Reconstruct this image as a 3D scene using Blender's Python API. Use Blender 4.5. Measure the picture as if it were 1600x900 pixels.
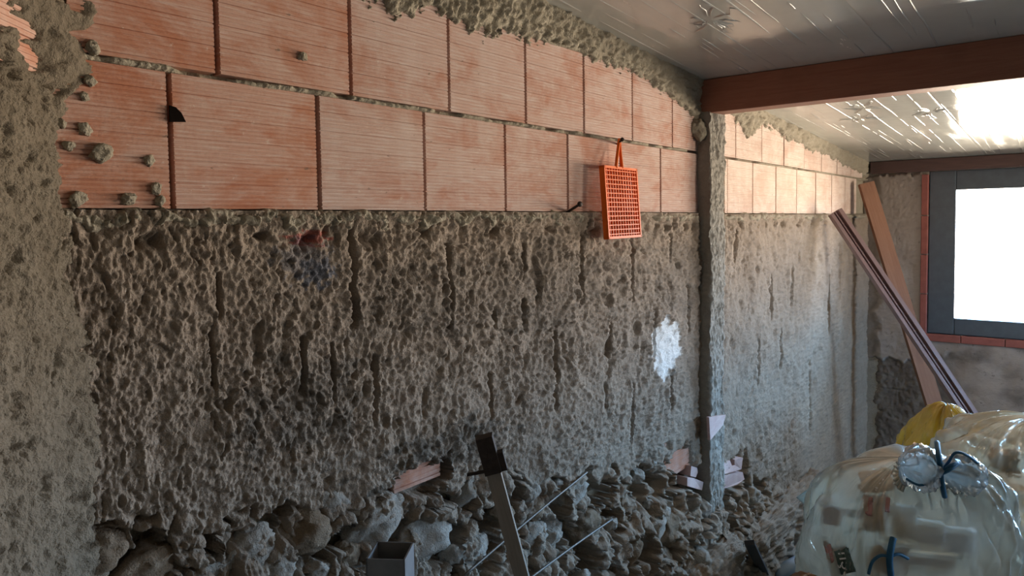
import bpy, bmesh, math, random
import numpy as np
from mathutils import Vector, Matrix, noise as mnoise

random.seed(7)
rng = np.random.default_rng(11)
for o in list(bpy.data.objects):
    bpy.data.objects.remove(o)
SC = bpy.context.scene
COL = SC.collection

# ------------------------------------------------------------------ camera
FPX = 1110.0
YAW, PITCH, ROLL = math.radians(39.25), math.radians(2.8), math.radians(0.8)
CX, CY = 800.0, 403.0
CAM = Vector((0, 0, 1.75))
D = 1.267            # distance of the long brick wall from the camera
YF = 5.62            # distance of the window wall
_f = Vector((-math.sin(YAW) * math.cos(PITCH), math.cos(YAW) * math.cos(PITCH), -math.sin(PITCH)))
_r = Vector((math.cos(YAW), math.sin(YAW), 0))
_u = _r.cross(_f)
CR = _r * math.cos(ROLL) - _u * math.sin(ROLL)
CU = _u * math.cos(ROLL) + _r * math.sin(ROLL)
CF = _f
cd = bpy.data.cameras.new('camera')
cd.sensor_width = 36.0
cd.lens = FPX / 1600 * 36
cd.shift_y = (CY - 450) / 1600
cd.clip_start = 0.02
cam = bpy.data.objects.new('camera', cd)
COL.objects.link(cam)
m = Matrix.Identity(4)
for i in range(3):
    m[i][0], m[i][1], m[i][2], m[i][3] = CR[i], CU[i], -CF[i], CAM[i]
cam.matrix_world = m
SC.camera = cam

def ray(px, py):
    return CF + CR * ((px - CX) / FPX) + CU * ((CY - py) / FPX)
def hit(px, py, axis, val):
    d = ray(px, py)
    t = (val - CAM[axis]) / d[axis]
    return CAM + d * t
def wl(px, py, off=0.0):            # a point on the long wall (off metres proud of it)
    return hit(px, py, 0, -D + off)
def wf(px, py, off=0.0):            # a point on the window wall
    return hit(px, py, 1, YF - off)
def at(px, py, z_depth):            # a point at a known distance along the view axis
    return CAM + ray(px, py) * z_depth
def proj(p):
    v = Vector(p) - CAM
    z = v.dot(CF)
    return (CX + FPX * v.dot(CR) / z, CY - FPX * v.dot(CU) / z)

# ------------------------------------------------------------------ world, daylight, exposure
SC.view_settings.view_transform = 'Standard'
SC.view_settings.look = 'None'
SC.view_settings.gamma = 1.0
SC.view_settings.use_curve_mapping = False
SC.view_settings.exposure = 1.58
SC.cycles.use_denoising = True
SC.cycles.max_bounces = 10
SC.cycles.diffuse_bounces = 6
SC.cycles.transparent_max_bounces = 12
SC.cycles.sample_clamp_indirect = 6.0
SC.cycles.caustics_reflective = False
SC.cycles.caustics_refractive = False

SKY = (0.34, 0.63, 1.0)
GROUND = (1.0, 0.84, 0.66)
SKY_E, GROUND_E = 16.0, 15.0
wd = bpy.data.worlds.new('daylight')
SC.world = wd
wd.use_nodes = True
nt = wd.node_tree
for n in list(nt.nodes):
    nt.nodes.remove(n)
geo = nt.nodes.new('ShaderNodeNewGeometry')
sep = nt.nodes.new('ShaderNodeSeparateXYZ')
nt.links.new(geo.outputs['Incoming'], sep.inputs[0])
ramp = nt.nodes.new('ShaderNodeMapRange')
ramp.inputs['From Min'].default_value = 0.02
ramp.inputs['From Max'].default_value = -0.06
nt.links.new(sep.outputs['Z'], ramp.inputs['Value'])
mix = nt.nodes.new('ShaderNodeMix'); mix.data_type = 'RGBA'
mix.inputs['A'].default_value = tuple(c * GROUND_E for c in GROUND) + (1,)
mix.inputs['B'].default_value = tuple(c * SKY_E for c in SKY) + (1,)
nt.links.new(ramp.outputs[0], mix.inputs['Factor'])
bg = nt.nodes.new('ShaderNodeBackground')
nt.links.new(mix.outputs['Result'], bg.inputs['Color'])
wo = nt.nodes.new('ShaderNodeOutputWorld')
nt.links.new(bg.outputs[0], wo.inputs['Surface'])

def portal(name, loc, rot, sx, sy):
    l = bpy.data.lights.new(name, 'AREA')
    l.shape = 'RECTANGLE'; l.size = sx; l.size_y = sy
    l.cycles.is_portal = True
    o = bpy.data.objects.new(name, l); COL.objects.link(o)
    o.location = loc; o.rotation_euler = rot
    return o
WX0, WX1 = -0.72, 1.7            # window opening between these x
WZ0, WZ1 = 1.06, 1.93
portal('window_portal', ((WX0 + WX1) / 2, YF + 0.12, (WZ0 + WZ1) / 2), (math.radians(-90), 0, 0), WX1 - WX0, WZ1 - WZ0)

XR, YB = 3.2, -2.4                # right and rear walls of the room, out of view
RY0, RY1, RZ0, RZ1 = 4.2, 5.2, 1.0, 1.95      # side window in the right wall
portal('side_window_portal', (XR + 0.12, (RY0 + RY1) / 2, (RZ0 + RZ1) / 2), (0, math.radians(90), 0), RZ1 - RZ0, RY1 - RY0)

# ------------------------------------------------------------------ noise on arrays
def _h(ix, iy, seed):
    a = (ix.astype(np.int64) * 374761393 + iy.astype(np.int64) * 668265263 + seed * 974634777) & 0xFFFFFFFF
    a = ((a ^ (a >> 13)) * 1274126177) & 0xFFFFFFFF
    a = ((a ^ (a >> 16)) * 2246822519) & 0xFFFFFFFF
    return ((a ^ (a >> 15)) & 0xFFFFFF) / float(0x1000000)
def vn(x, y, seed=0):               # gradient noise, about -1..1
    x0, y0 = np.floor(x), np.floor(y)
    fx, fy = x - x0, y - y0
    sx = fx * fx * fx * (fx * (fx * 6 - 15) + 10)
    sy = fy * fy * fy * (fy * (fy * 6 - 15) + 10)
    def g(dx, dy):
        a = _h(x0 + dx, y0 + dy, seed) * 2 * np.pi
        return np.cos(a) * (fx - dx) + np.sin(a) * (fy - dy)
    n0 = g(0, 0) * (1 - sx) + g(1, 0) * sx
    n1 = g(0, 1) * (1 - sx) + g(1, 1) * sx
    return (n0 * (1 - sy) + n1 * sy) * 1.5
def fbm(x, y, octv=4, seed=0, gain=0.5):
    s, a, f = 0, 1.0, 1.0
    for i in range(octv):
        s = s + a * vn(x * f, y * f, seed + i * 17)
        a *= gain; f *= 2.03
    return s
def ridged(x, y, octv=3, seed=0):
    s, a, f = 0, 1.0, 1.0
    for i in range(octv):
        s = s + a * (1 - np.abs(vn(x * f, y * f, seed + i * 31)) * 2)
        a *= 0.5; f *= 2.1
    return s
def worley(x, y, seed=0):
    x0, y0 = np.floor(x), np.floor(y)
    f1 = np.full(x.shape, 9.0); f2 = np.full(x.shape, 9.0)
    for dx in (-1, 0, 1):
        for dy in (-1, 0, 1):
            cx, cy = x0 + dx, y0 + dy
            d = np.hypot(cx + _h(cx, cy, seed) - x, cy + _h(cx, cy, seed + 5) - y)
            f2 = np.minimum(f2, np.maximum(f1, d)); f1 = np.minimum(f1, d)
    return f1, f2
def sstep(a, b, x):
    t = np.clip((x - a) / (b - a), 0, 1)
    return t * t * (3 - 2 * t)

# ------------------------------------------------------------------ object helpers
def tag(o, label=None, cat=None, group=None, kind=None):
    if label: o['label'] = label
    if cat: o['category'] = cat
    if group: o['group'] = group
    if kind: o['kind'] = kind
    return o
def link(name, me, mat, parent=None):
    o = bpy.data.objects.new(name, me); COL.objects.link(o)
    if mat is not None:
        me.materials.clear(); me.materials.append(mat)
    if parent: o.parent = parent
    return o
def empty(name, loc=(0, 0, 0), rz=0):
    o = bpy.data.objects.new(name, None); COL.objects.link(o)
    o.location = loc; o.rotation_euler = (0, 0, rz)
    return o
def mesh(name, v, f, smooth=False):
    me = bpy.data.meshes.new(name); me.from_pydata([tuple(a) for a in v], [], f); me.update()
    if smooth:
        me.polygons.foreach_set('use_smooth', [True] * len(me.polygons))
    return me
def bmesh_to(name, bm, smooth=False):
    me = bpy.data.meshes.new(name); bm.to_mesh(me); bm.free()
    if smooth:
        me.polygons.foreach_set('use_smooth', [True] * len(me.polygons))
    return me
def box_me(name, lo, hi, bevel=0.0, seg=2):
    bm = bmesh.new(); bmesh.ops.create_cube(bm, size=1)
    for v in bm.verts:
        v.co = Vector([lo[i] + (v.co[i] + 0.5) * (hi[i] - lo[i]) for i in range(3)])
    if bevel:
        bmesh.ops.bevel(bm, geom=bm.edges[:], offset=bevel, segments=seg, affect='EDGES', profile=0.5)
    return bmesh_to(name, bm)
def grid_me(name, P, keep=None, smooth=True, attrs=None):
    """P: (n, m, 3) array of points; keep: (n-1, m-1) bool"""
    n, mm = P.shape[:2]
    idx = np.arange(n * mm).reshape(n, mm)
    q = np.stack([idx[:-1, :-1], idx[1:, :-1], idx[1:, 1:], idx[:-1, 1:]], -1).reshape(-1, 4)
    if keep is not None:
        q = q[keep.reshape(-1)]
    me = bpy.data.meshes.new(name)
    me.vertices.add(n * mm)
    me.vertices.foreach_set('co', P.reshape(-1).astype(np.float32))
    me.loops.add(q.size)
    me.loops.foreach_set('vertex_index', q.reshape(-1).astype(np.int32))
    me.polygons.add(len(q))
    me.polygons.foreach_set('loop_start', np.arange(0, q.size, 4, dtype=np.int32))
    me.update(calc_edges=True)
    me.validate()
    if smooth:
        me.polygons.foreach_set('use_smooth', np.ones(len(me.polygons), dtype=bool))
    for k, a in (attrs or {}).items():
        at_ = me.color_attributes.new(k, 'FLOAT_COLOR', 'POINT')
        at_.data.foreach_set('color', a.reshape(-1).astype(np.float32))
    return me
def tube_me(name, pts, r, n=8, cap=True):
    """round tube through points; r a number or one per point"""
    pts = [Vector(p) for p in pts]; v = []; f = []
    rs = r if isinstance(r, (list, tuple)) else [r] * len(pts)
    up = None
    for i, p in enumerate(pts):
        t = (pts[min(i + 1, len(pts) - 1)] - pts[max(i - 1, 0)]).normalized()
        if up is None:
            up = t.orthogonal().normalized()
        up = (up - t * up.dot(t)).normalized()
        s = t.cross(up)
        for k in range(n):
            a = 2 * math.pi * k / n
            v.append(p + (up * math.cos(a) + s * math.sin(a)) * rs[i])
    for i in range(len(pts) - 1):
        for k in range(n):
            k2 = (k + 1) % n
            f.append((i * n + k, i * n + k2, (i + 1) * n + k2, (i + 1) * n + k))
    if cap:
        f.append(tuple(range(n - 1, -1, -1))); f.append(tuple((len(pts) - 1) * n + k for k in range(n)))
    return mesh(name, v, f, True)
def smooth_path(pts, k=6):
    pts = [Vector(p) for p in pts]; out = []
    P = [pts[0]] + pts + [pts[-1]]
    for i in range(1, len(P) - 2):
        for j in range(k):
            t = j / k
            a, b, c, d = P[i - 1], P[i], P[i + 1], P[i + 2]
            out.append(0.5 * ((2 * b) + (c - a) * t + (2 * a - 5 * b + 4 * c - d) * t * t + (3 * b - a - 3 * c + d) * t ** 3))
    out.append(pts[-1])
    return out

# ------------------------------------------------------------------ materials
class NT:
    def __init__(s, name):
        s.m = bpy.data.materials.new(name); s.m.use_nodes = True
        s.t = s.m.node_tree
        s.p = s.t.nodes['Principled BSDF']; s.out = s.t.nodes['Material Output']
    def n(s, typ, **kw):
        nd = s.t.nodes.new(typ)
        for k, v in kw.items():
            setattr(nd, k, v)
        return nd
    def set(s, sock, v):
        if isinstance(v, bpy.types.NodeSocket): s.t.links.new(v, sock)
        else:
            if isinstance(v, tuple) and len(v) == 3 and sock.type == 'RGBA': v = v + (1,)
            sock.default_value = v
    def coords(s, scale=(1, 1, 1), world=True, rnd=False):
        if world:
            c = s.n('ShaderNodeNewGeometry').outputs['Position']
        else:
            c = s.n('ShaderNodeTexCoord').outputs['Object']
        if rnd:
            oi = s.n('ShaderNodeObjectInfo')
            mu = s.n('ShaderNodeVectorMath', operation='SCALE')
            mu.inputs[0].default_value = (37.0, 91.0, 53.0)
            s.t.links.new(oi.outputs['Random'], mu.inputs['Scale'])
            ad = s.n('ShaderNodeVectorMath', operation='ADD')
            s.t.links.new(c, ad.inputs[0]); s.t.links.new(mu.outputs[0], ad.inputs[1]); c = ad.outputs[0]
        mp = s.n('ShaderNodeMapping'); mp.inputs['Scale'].default_value = scale
        s.t.links.new(c, mp.inputs['Vector'])
        return mp.outputs[0]
    def noise(s, vec, scale, detail=4, rough=0.55, lo=None, hi=None, dist=0.0):
        nd = s.n('ShaderNodeTexNoise'); nd.inputs['Scale'].default_value = scale
        nd.inputs['Detail'].default_value = detail; nd.inputs['Roughness'].default_value = rough
        nd.inputs['Distortion'].default_value = dist
        s.t.links.new(vec, nd.inputs['Vector'])
        if lo is None: return nd.outputs['Fac']
        mr = s.n('ShaderNodeMapRange'); mr.inputs['From Min'].default_value = lo; mr.inputs['From Max'].default_value = hi
        s.t.links.new(nd.outputs['Fac'], mr.inputs['Value'])
        return mr.outputs[0]
    def mix(s, a, b, f):
        nd = s.n('ShaderNodeMix', data_type='RGBA')
        s.set(nd.inputs['Factor'], f); s.set(nd.inputs['A'], a); s.set(nd.inputs['B'], b)
        return nd.outputs['Result']
    def math(s, op, a, b=0.0):
        nd = s.n('ShaderNodeMath', operation=op); s.set(nd.inputs[0], a); s.set(nd.inputs[1], b)
        return nd.outputs[0]
    def bump(s, h, strength=0.5, dist=0.01):
        nd = s.n('ShaderNodeBump'); nd.inputs['Strength'].default_value = strength; nd.inputs['Distance'].default_value = dist
        s.t.links.new(h, nd.inputs['Height']); s.t.links.new(nd.outputs[0], s.p.inputs['Normal'])
    def base(s, col=None, rough=0.8, metal=0.0, spec=0.5):
        if col is not None: s.set(s.p.inputs['Base Color'], col)
        s.set(s.p.inputs['Roughness'], rough); s.set(s.p.inputs['Metallic'], metal); s.set(s.p.inputs['Specular IOR Level'], spec)
        return s.m

def mat_plaster(name, c1, c2, c3, marks=False):
    t = NT(name)
    w = t.coords()
    big = t.noise(w, 2.2, 5, 0.6, 0.35, 0.65)
    med = t.noise(w, 14, 5, 0.65, 0.35, 0.7)
    fine = t.noise(w, 120, 4, 0.7, 0.3, 0.7)
    c = t.mix(c1, c2, big)
    c = t.mix(c, c3, t.math('MULTIPLY', med, 0.55))
    c = t.mix(c, tuple(x * 0.55 for x in c1), t.math('MULTIPLY', fine, 0.35))
    if marks:
        a = t.n('ShaderNodeVertexColor', layer_name='marks')
        sp = t.n('ShaderNodeSeparateColor'); t.t.links.new(a.outputs['Color'], sp.inputs[0])
        c = t.mix(c, (0.11, 0.10, 0.085), t.math('MULTIPLY', a.outputs['Alpha'], 0.75))
        c = t.mix(c, (0.86, 0.86, 0.84), sp.outputs[0])
        c = t.mix(c, (0.42, 0.10, 0.08), t.math('MULTIPLY', sp.outputs[1], 0.7))
        c = t.mix(c, (0.10, 0.12, 0.16), t.math('MULTIPLY', sp.outputs[2], 0.75))
    t.bump(t.math('ADD', t.noise(w, 260, 3, 0.6), t.math('MULTIPLY', t.noise(w, 90, 5, 0.7), 1.8)), 0.8, 0.005)
    return t.base(c, 0.95, 0, 0.15)

M = {}
M['plaster'] = mat_plaster('old_render', (0.385, 0.305, 0.235), (0.305, 0.24, 0.185), (0.465, 0.39, 0.315), True)
M['mortar'] = mat_plaster('mortar', (0.44, 0.39, 0.30), (0.36, 0.315, 0.24), (0.56, 0.51, 0.41))
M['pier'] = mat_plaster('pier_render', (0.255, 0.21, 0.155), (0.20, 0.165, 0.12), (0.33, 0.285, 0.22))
M['concrete'] = mat_plaster('pillar_concrete', (0.40, 0.38, 0.34), (0.33, 0.31, 0.27), (0.50, 0.47, 0.42))
M['stone'] = mat_plaster('rubble_stone', (0.44, 0.40, 0.35), (0.30, 0.25, 0.20), (0.58, 0.55, 0.50))
M['stone_brown'] = mat_plaster('brown_stone', (0.22, 0.155, 0.10), (0.30, 0.22, 0.15), (0.38, 0.32, 0.25))

def mat_brick(name, c1, c2, pale, amount):
    t = NT(name)
    w = t.coords((1, 1, 1), True, True)
    lo = t.noise(w, 3.0, 4, 0.6, 0.35, 0.65)
    blot = t.noise(t.coords((1, 0.8, 1.6), True, True), 5.5, 8, 0.72, 0.60 - amount * 0.22, 0.70 - amount * 0.16, 0.4)
    scr = t.noise(t.coords((1, 6, 130), True, True), 2.2, 3, 0.6, 0.48, 0.72)
    vert = t.noise(t.coords((1, 9, 0.7), True, True), 1.6, 4, 0.6, 0.5, 0.75)
    oi = t.n('ShaderNodeObjectInfo')
    c = t.mix(c1, c2, lo)
    c = t.mix(c, tuple(x * 0.78 for x in c1), t.math('MULTIPLY', oi.outputs['Random'], 0.4))
    c = t.mix(c, pale, t.math('MULTIPLY', blot, t.math('ADD', 0.42, t.math('MULTIPLY', scr, 0.45))))
    c = t.mix(c, pale, t.math('MULTIPLY', vert, 0.35))
    c = t.mix(c, pale, t.math('MULTIPLY', scr, 0.10))
    spots = t.noise(w, 45, 4, 0.7, 0.66, 0.72)
    c = t.mix(c, (0.72, 0.64, 0.57), t.math('MULTIPLY', spots, 0.55))
    dirt = t.noise(t.coords((1, 1, 2.5), True, True), 34, 3, 0.6, 0.70, 0.74)
    c = t.mix(c, (0.20, 0.15, 0.11), t.math('MULTIPLY', dirt, 0.7))
    t.bump(t.noise(w, 180, 4, 0.6), 0.3, 0.003)
    return t.base(c, 0.88, 0, 0.25)
M['brick'] = mat_brick('terracotta_block', (0.50, 0.21, 0.125), (0.53, 0.27, 0.18), (0.66, 0.52, 0.46), 0.85)
M['brick_mid'] = mat_brick('lit_terracotta_block', (0.50, 0.25, 0.175), (0.55, 0.34, 0.265), (0.66, 0.57, 0.53), 1.0)  # right-hand near blocks: the paler, pinker light is put into the colour
M['brick_pale'] = mat_brick('overexposed_terracotta_block', (0.62, 0.44, 0.36), (0.68, 0.52, 0.44), (0.80, 0.71, 0.64), 0.9)  # far blocks: strong window light painted in as a paler colour
M['brick_pink'] = mat_brick('pink_broken_block', (0.52, 0.35, 0.33), (0.58, 0.43, 0.41), (0.68, 0.58, 0.55), 0.6)

def mat_wood(name, c1, c2, scale, rough=0.6, axis_scale=(1, 1, 1), spec=0.4):
    t = NT(name)
    w = t.coords(axis_scale, False)
    g = t.noise(w, scale, 6, 0.65, 0.3, 0.7, 1.2)
    k = t.noise(t.coords((1, 1, 1), False), 4, 3, 0.5, 0.55, 0.75)
    c = t.mix(c1, c2, g)
    c = t.mix(c, tuple(x * 0.45 for x in c1), t.math('MULTIPLY', k, 0.5))
    t.bump(g, 0.25, 0.003)
    return t.base(c, rough, 0, spec)
M['beam'] = mat_wood('beam_wood', (0.24, 0.10, 0.065), (0.31, 0.14, 0.09), 6, 0.55, (0.6, 8, 8))
M['lintel'] = mat_wood('lintel_wood', (0.09, 0.055, 0.05), (0.14, 0.08, 0.07), 6, 0.6, (0.6, 8, 8))
M['board'] = mat_wood('brown_board', (0.22, 0.10, 0.055), (0.28, 0.14, 0.085), 5, 0.65, (8, 8, 0.6))
M['profile'] = mat_wood('mauve_profile', (0.22, 0.13, 0.13), (0.27, 0.17, 0.17), 4, 0.35, (8, 8, 0.5), 0.6)
M['post'] = mat_wood('weathered_post', (0.22, 0.18, 0.14), (0.30, 0.25, 0.20), 7, 0.7, (8, 8, 0.5))

def plain(name, col, rough=0.5, metal=0.0, spec=0.5, vary=0.3, sc=20, bump=0.0):
    t = NT(name)
    w = t.coords((1, 1, 1), False)
    c = t.mix(col, tuple(x * (1 - vary) for x in col), t.noise(w, sc, 5, 0.6, 0.35, 0.7))
    if bump:
        t.bump(t.noise(w, sc * 3, 4, 0.6), bump, 0.003)
    return t.base(c, rough, metal, spec)
M['frame'] = plain('window_frame', (0.10, 0.125, 0.155), 0.4, 0, 0.5, 0.2)  # window glare put into the colour, lighter and bluer
M['trim'] = plain('red_trim_tile', (0.36, 0.12, 0.10), 0.6, 0, 0.4, 0.25)
M['orange'] = plain('orange_plastic', (0.80, 0.155, 0.022), 0.5, 0, 0.12, 0.08)
M['iron'] = plain('rusty_iron', (0.06, 0.042, 0.033), 0.7, 0.4, 0.4, 0.4, 60, 0.3)
M['wire'] = plain('pale_wire', (0.16, 0.14, 0.12), 0.55, 0.5, 0.5, 0.3, 60)
M['galv'] = plain('galvanised_steel', (0.26, 0.26, 0.27), 0.45, 0.35, 0.5, 0.25, 25, 0.1)
M['black'] = plain('black_bar', (0.018, 0.018, 0.02), 0.5, 0, 0.4, 0.3)
M['pipe'] = plain('blue_grey_pipe', (0.36, 0.48, 0.62), 0.35, 0, 0.5, 0.1)
M['cord'] = plain('blue_cord', (0.012, 0.10, 0.19), 0.55, 0, 0.5, 0.25, 40)
M['floor'] = mat_plaster('floor_concrete', (0.34, 0.31, 0.27), (0.27, 0.24, 0.21), (0.42, 0.39, 0.34))
M['room'] = mat_plaster('room_render', (0.42, 0.38, 0.32), (0.35, 0.31, 0.26), (0.5, 0.46, 0.4))

def mat_ceiling():
    t = NT('ceiling_sheet')
    w = t.coords()
    c = t.mix((0.64, 0.65, 0.61), (0.54, 0.55, 0.515), t.noise(w, 2.2, 4, 0.6, 0.35, 0.65))
    smear = t.noise(t.coords((5, 0.8, 1)), 2.0, 5, 0.6, 0.55, 0.75)
    c = t.mix(c, (0.66, 0.63, 0.56), t.math('MULTIPLY', smear, 0.5))
    wr = t.math('ADD', t.math('MULTIPLY', t.noise(t.coords((6, 0.6, 1)), 1.6, 2, 0.45), 1.0), t.math('MULTIPLY', t.noise(w, 3.5, 3, 0.5, None, None, 1.2), 0.6))
    t.bump(wr, 0.3, 0.012)
    return t.base(c, t.math('ADD', 0.13, t.math('MULTIPLY', smear, 0.22)), 0.12, 0.5)
M['crease'] = plain('film_crease', (0.62, 0.62, 0.58), 0.22, 0.2, 0.7, 0.05)
M['ceiling'] = mat_ceiling()

def mat_far():
    t = NT('window_wall_render')
    w = t.coords()
    c = t.mix((0.42, 0.365, 0.33), (0.36, 0.31, 0.28), t.noise(w, 4, 5, 0.6, 0.35, 0.65))
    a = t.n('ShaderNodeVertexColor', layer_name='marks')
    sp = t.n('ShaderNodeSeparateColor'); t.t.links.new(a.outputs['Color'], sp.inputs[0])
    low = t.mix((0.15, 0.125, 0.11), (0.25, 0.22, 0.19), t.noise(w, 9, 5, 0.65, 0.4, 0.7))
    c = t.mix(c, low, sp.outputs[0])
    c = t.mix(c, (0.10, 0.085, 0.075), t.math('MULTIPLY', t.noise(w, 25, 4, 0.7, 0.62, 0.72), 0.6))
    t.bump(t.noise(w, 60, 5, 0.65), 0.4, 0.006)
    return t.base(c, 0.92, 0, 0.2)
M['far'] = mat_far()

# ------------------------------------------------------------------ key lines of the long wall, read off the photograph
PIL0 = wl(1096, 400).y              # near edge of the pillar
PIL1 = wl(1131, 400).y
ZB = 0.5 * (wl(400, 331).z + wl(1000, 334).z)            # underside of the block courses
Z12 = np.mean([wl(300, 111).z, wl(545, 151).z, wl(820, 200).z, wl(1080, 236).z])
ZB2 = wl(1210, 335).z
Z122 = np.mean([wl(1150, 249).z, wl(1300, 272).z])
c0, c1 = wl(832, 0), wl(1342, 248)
CSL = (c1.z - c0.z) / (c1.y - c0.y)
def zc(y):
    return c0.z + (y - c0.y) * CSL
print('PIL', PIL0, PIL1, 'ZB', ZB, ZB2, 'Z12', Z12, Z122, 'ceil slope', CSL, zc(0), zc(YF), 'corner', proj((-D, YF, 1.7)))

# ------------------------------------------------------------------ room shell
def structure(name, me, mat, parent=None):
    o = link(name, me, mat, parent)
    if parent is None: o['kind'] = 'structure'
    return o
structure('floor', box_me('floor', (-D - 0.3, YB, -0.12), (XR, YF + 0.25, 0.0)), M['floor'])
wr_ = structure('wall_right', box_me('wall_right', (XR, YB, 0), (XR + 0.2, RY0, 2.9)), M['room'])
for lo, hi in (((XR, RY0, 0), (XR + 0.2, RY1, RZ0)), ((XR, RY0, RZ1), (XR + 0.2, RY1, 2.9)), ((XR, RY1, 0), (XR + 0.2, YF + 0.25, 2.9))):
    link('wall_part', box_me('wall_part', lo, hi), M['room'], wr_)
w2_ = empty('window_2'); w2_['kind'] = 'structure'
for lo, hi in (((XR + .04, RY0, RZ0), (XR + .1, RY0 + .05, RZ1)), ((XR + .04, RY1 - .05, RZ0), (XR + .1, RY1, RZ1)), ((XR + .04, RY0, RZ0), (XR + .1, RY1, RZ0 + .05)), ((XR + .04, RY0, RZ1 - .05), (XR + .1, RY1, RZ1))):
    link('frame_rail', box_me('frame_rail', lo, hi, 0.005), M['frame'], w2_)
structure('wall_back', box_me('wall_back', (-D - 0.3, YB - 0.2, 0), (XR + 0.2, YB, 2.9)), M['room'])

# ceiling: sandwich panels with shallow ribs running down the slope
ceil = empty('ceiling'); ceil['kind'] = 'structure'
PW = 0.995
def panel_me(w):
    xs = [0.0, 0.004, 0.012, w - 0.012, w - 0.004, w]; zs = [0.0012, 0.0003, 0, 0, 0.0003, 0.0012]
    ys = np.linspace(YB, YF + 0.2, 60)
    P = np.zeros((len(xs), len(ys), 3))
    P[..., 0] = np.array(xs)[:, None]; P[..., 1] = ys[None]
    P[..., 2] = np.array(zs)[:, None] + zc(ys)[None]
    return grid_me('roof_panel', P[:, ::-1], smooth=False)
pm = panel_me(0.995)
x = -D - 0.28
k = 0
while x < XR:
    o = link('roof_panel', pm, M['ceiling'], ceil)
    o.location = (x, 0, 0)
    x += PW; k += 1
# creases of the loose protective film: thin broken ridges down the slope
def creases():
    v, f = [], []
    x = -D + 0.06
    while x < XR - 0.1:
        y = 0.6 + random.uniform(0, 0.4)
        dx = random.uniform(-0.02, 0.02)
        while y < YF - 0.1:
            ln = random.choice([0.12, 0.2, 0.3, 0.5, 0.8]) * random.uniform(0.7, 1.3)
            e = min(y + ln, YF - 0.06)
            n = max(3, int((e - y) / 0.03)); wv = random.uniform(0.0015, 0.004); hh = random.uniform(0.002, 0.0045)
            b0 = len(v)
            for i in range(n + 1):
                t = i / n; yy = y + (e - y) * t; k = math.sin(math.pi * t) ** 0.5 + 0.02
                xx = x + dx * (yy - 2) + 0.004 * mnoise.noise(Vector((x * 9, yy * 5, 0)))
                z0 = zc(yy) + 0.0003
                v += [(xx - wv * k, yy, z0), (xx, yy, z0 - hh * k), (xx + wv * k, yy, z0)]
                if i:
                    q = b0 + i * 3
                    f += [(q - 3, q - 2, q + 1, q), (q - 2, q - 1, q + 2, q + 1)]
            y = e + random.choice([0.02, 0.1, 0.25, 0.5]) * random.uniform(0.5, 1.5)
        x += random.choice([0.02, 0.035, 0.05, 0.08])
    # crumpled star-shaped gatherings
    for (px, py, zz) in ((1350, 168, 0), (1455, 175, 0), (1345, 185, 0), (1110, 30, 0)):
        dcl = None
        d = ray(px, py)
        t = (c0.z - c0.y * CSL - CAM.z) / (d.z - d.y * CSL)
        c = CAM + d * t
        for k in range(22):
            a = random.uniform(0, 6.28); r0 = random.uniform(0.005, 0.03); r1 = r0 + random.uniform(0.03, 0.14)
            b0 = len(v); n = 4
            for i in range(n + 1):
                tt = i / n; r = r0 + (r1 - r0) * tt; a2 = a + 0.3 * tt * random.uniform(-1, 1)
                xx, yy = c.x + math.cos(a2) * r * 0.8, c.y + math.sin(a2) * r * 1.3
                nx, ny = -math.sin(a2), math.cos(a2); kk = (math.sin(math.pi * tt) + 0.05) * 0.0025
                z0 = zc(yy) + 0.0003
                v += [(xx - nx * kk, yy - ny * kk, z0), (xx, yy, z0 - kk * 1.2), (xx + nx * kk, yy + ny * kk, z0)]
                if i:
                    q = b0 + i * 3
                    f += [(q - 3, q - 2, q + 1, q), (q - 2, q - 1, q + 2, q + 1)]
    o = link('film_creases', mesh('film_creases', v, f, True), M['crease'], ceil)
    o['kind'] = 'stuff'
creases()
link('roof_deck', mesh('roof_deck', [(-D - 0.3, YB - .2, zc(YB - .2) + 0.02), (XR + .25, YB - .2, zc(YB - .2) + 0.02), (XR + .25, YF + .3, zc(YF + .3) + 0.02), (-D - 0.3, YF + .3, zc(YF + .3) + 0.02),
     (-D - 0.3, YB - .2, zc(YB - .2) + 0.1), (XR + .25, YB - .2, zc(YB - .2) + 0.1), (XR + .25, YF + .3, zc(YF + .3) + 0.1), (-D - 0.3, YF + .3, zc(YF + .3) + 0.1)],
     [(3, 2, 1, 0), (4, 5, 6, 7), (0, 1, 5, 4), (1, 2, 6, 5), (2, 3, 7, 6), (3, 0, 4, 7)]), M['room'], ceil)

# ------------------------------------------------------------------ the long wall
wall = structure('wall_left', mesh('wall_left', [(-D - .3, YB, 0), (-D - .05, YB, 0), (-D - .05, YF + .2, 0), (-D - .3, YF + .2, 0),
     (-D - .3, YB, zc(YB)), (-D - .05, YB, zc(YB)), (-D - .05, YF + .2, zc(YF + .2)), (-D - .3, YF + .2, zc(YF + .2))],
     [(3, 2, 1, 0), (4, 5, 6, 7), (0, 1, 5, 4), (1, 2, 6, 5), (2, 3, 7, 6), (3, 0, 4, 7)]), M['mortar'])
wall['label'] = 'long wall of terracotta blocks above rough scraped render and rubble'

def ygrid(px0, px1, step):
    return np.array([wl(p, 340).y for p in np.arange(px0, px1 + step, step)])

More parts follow.
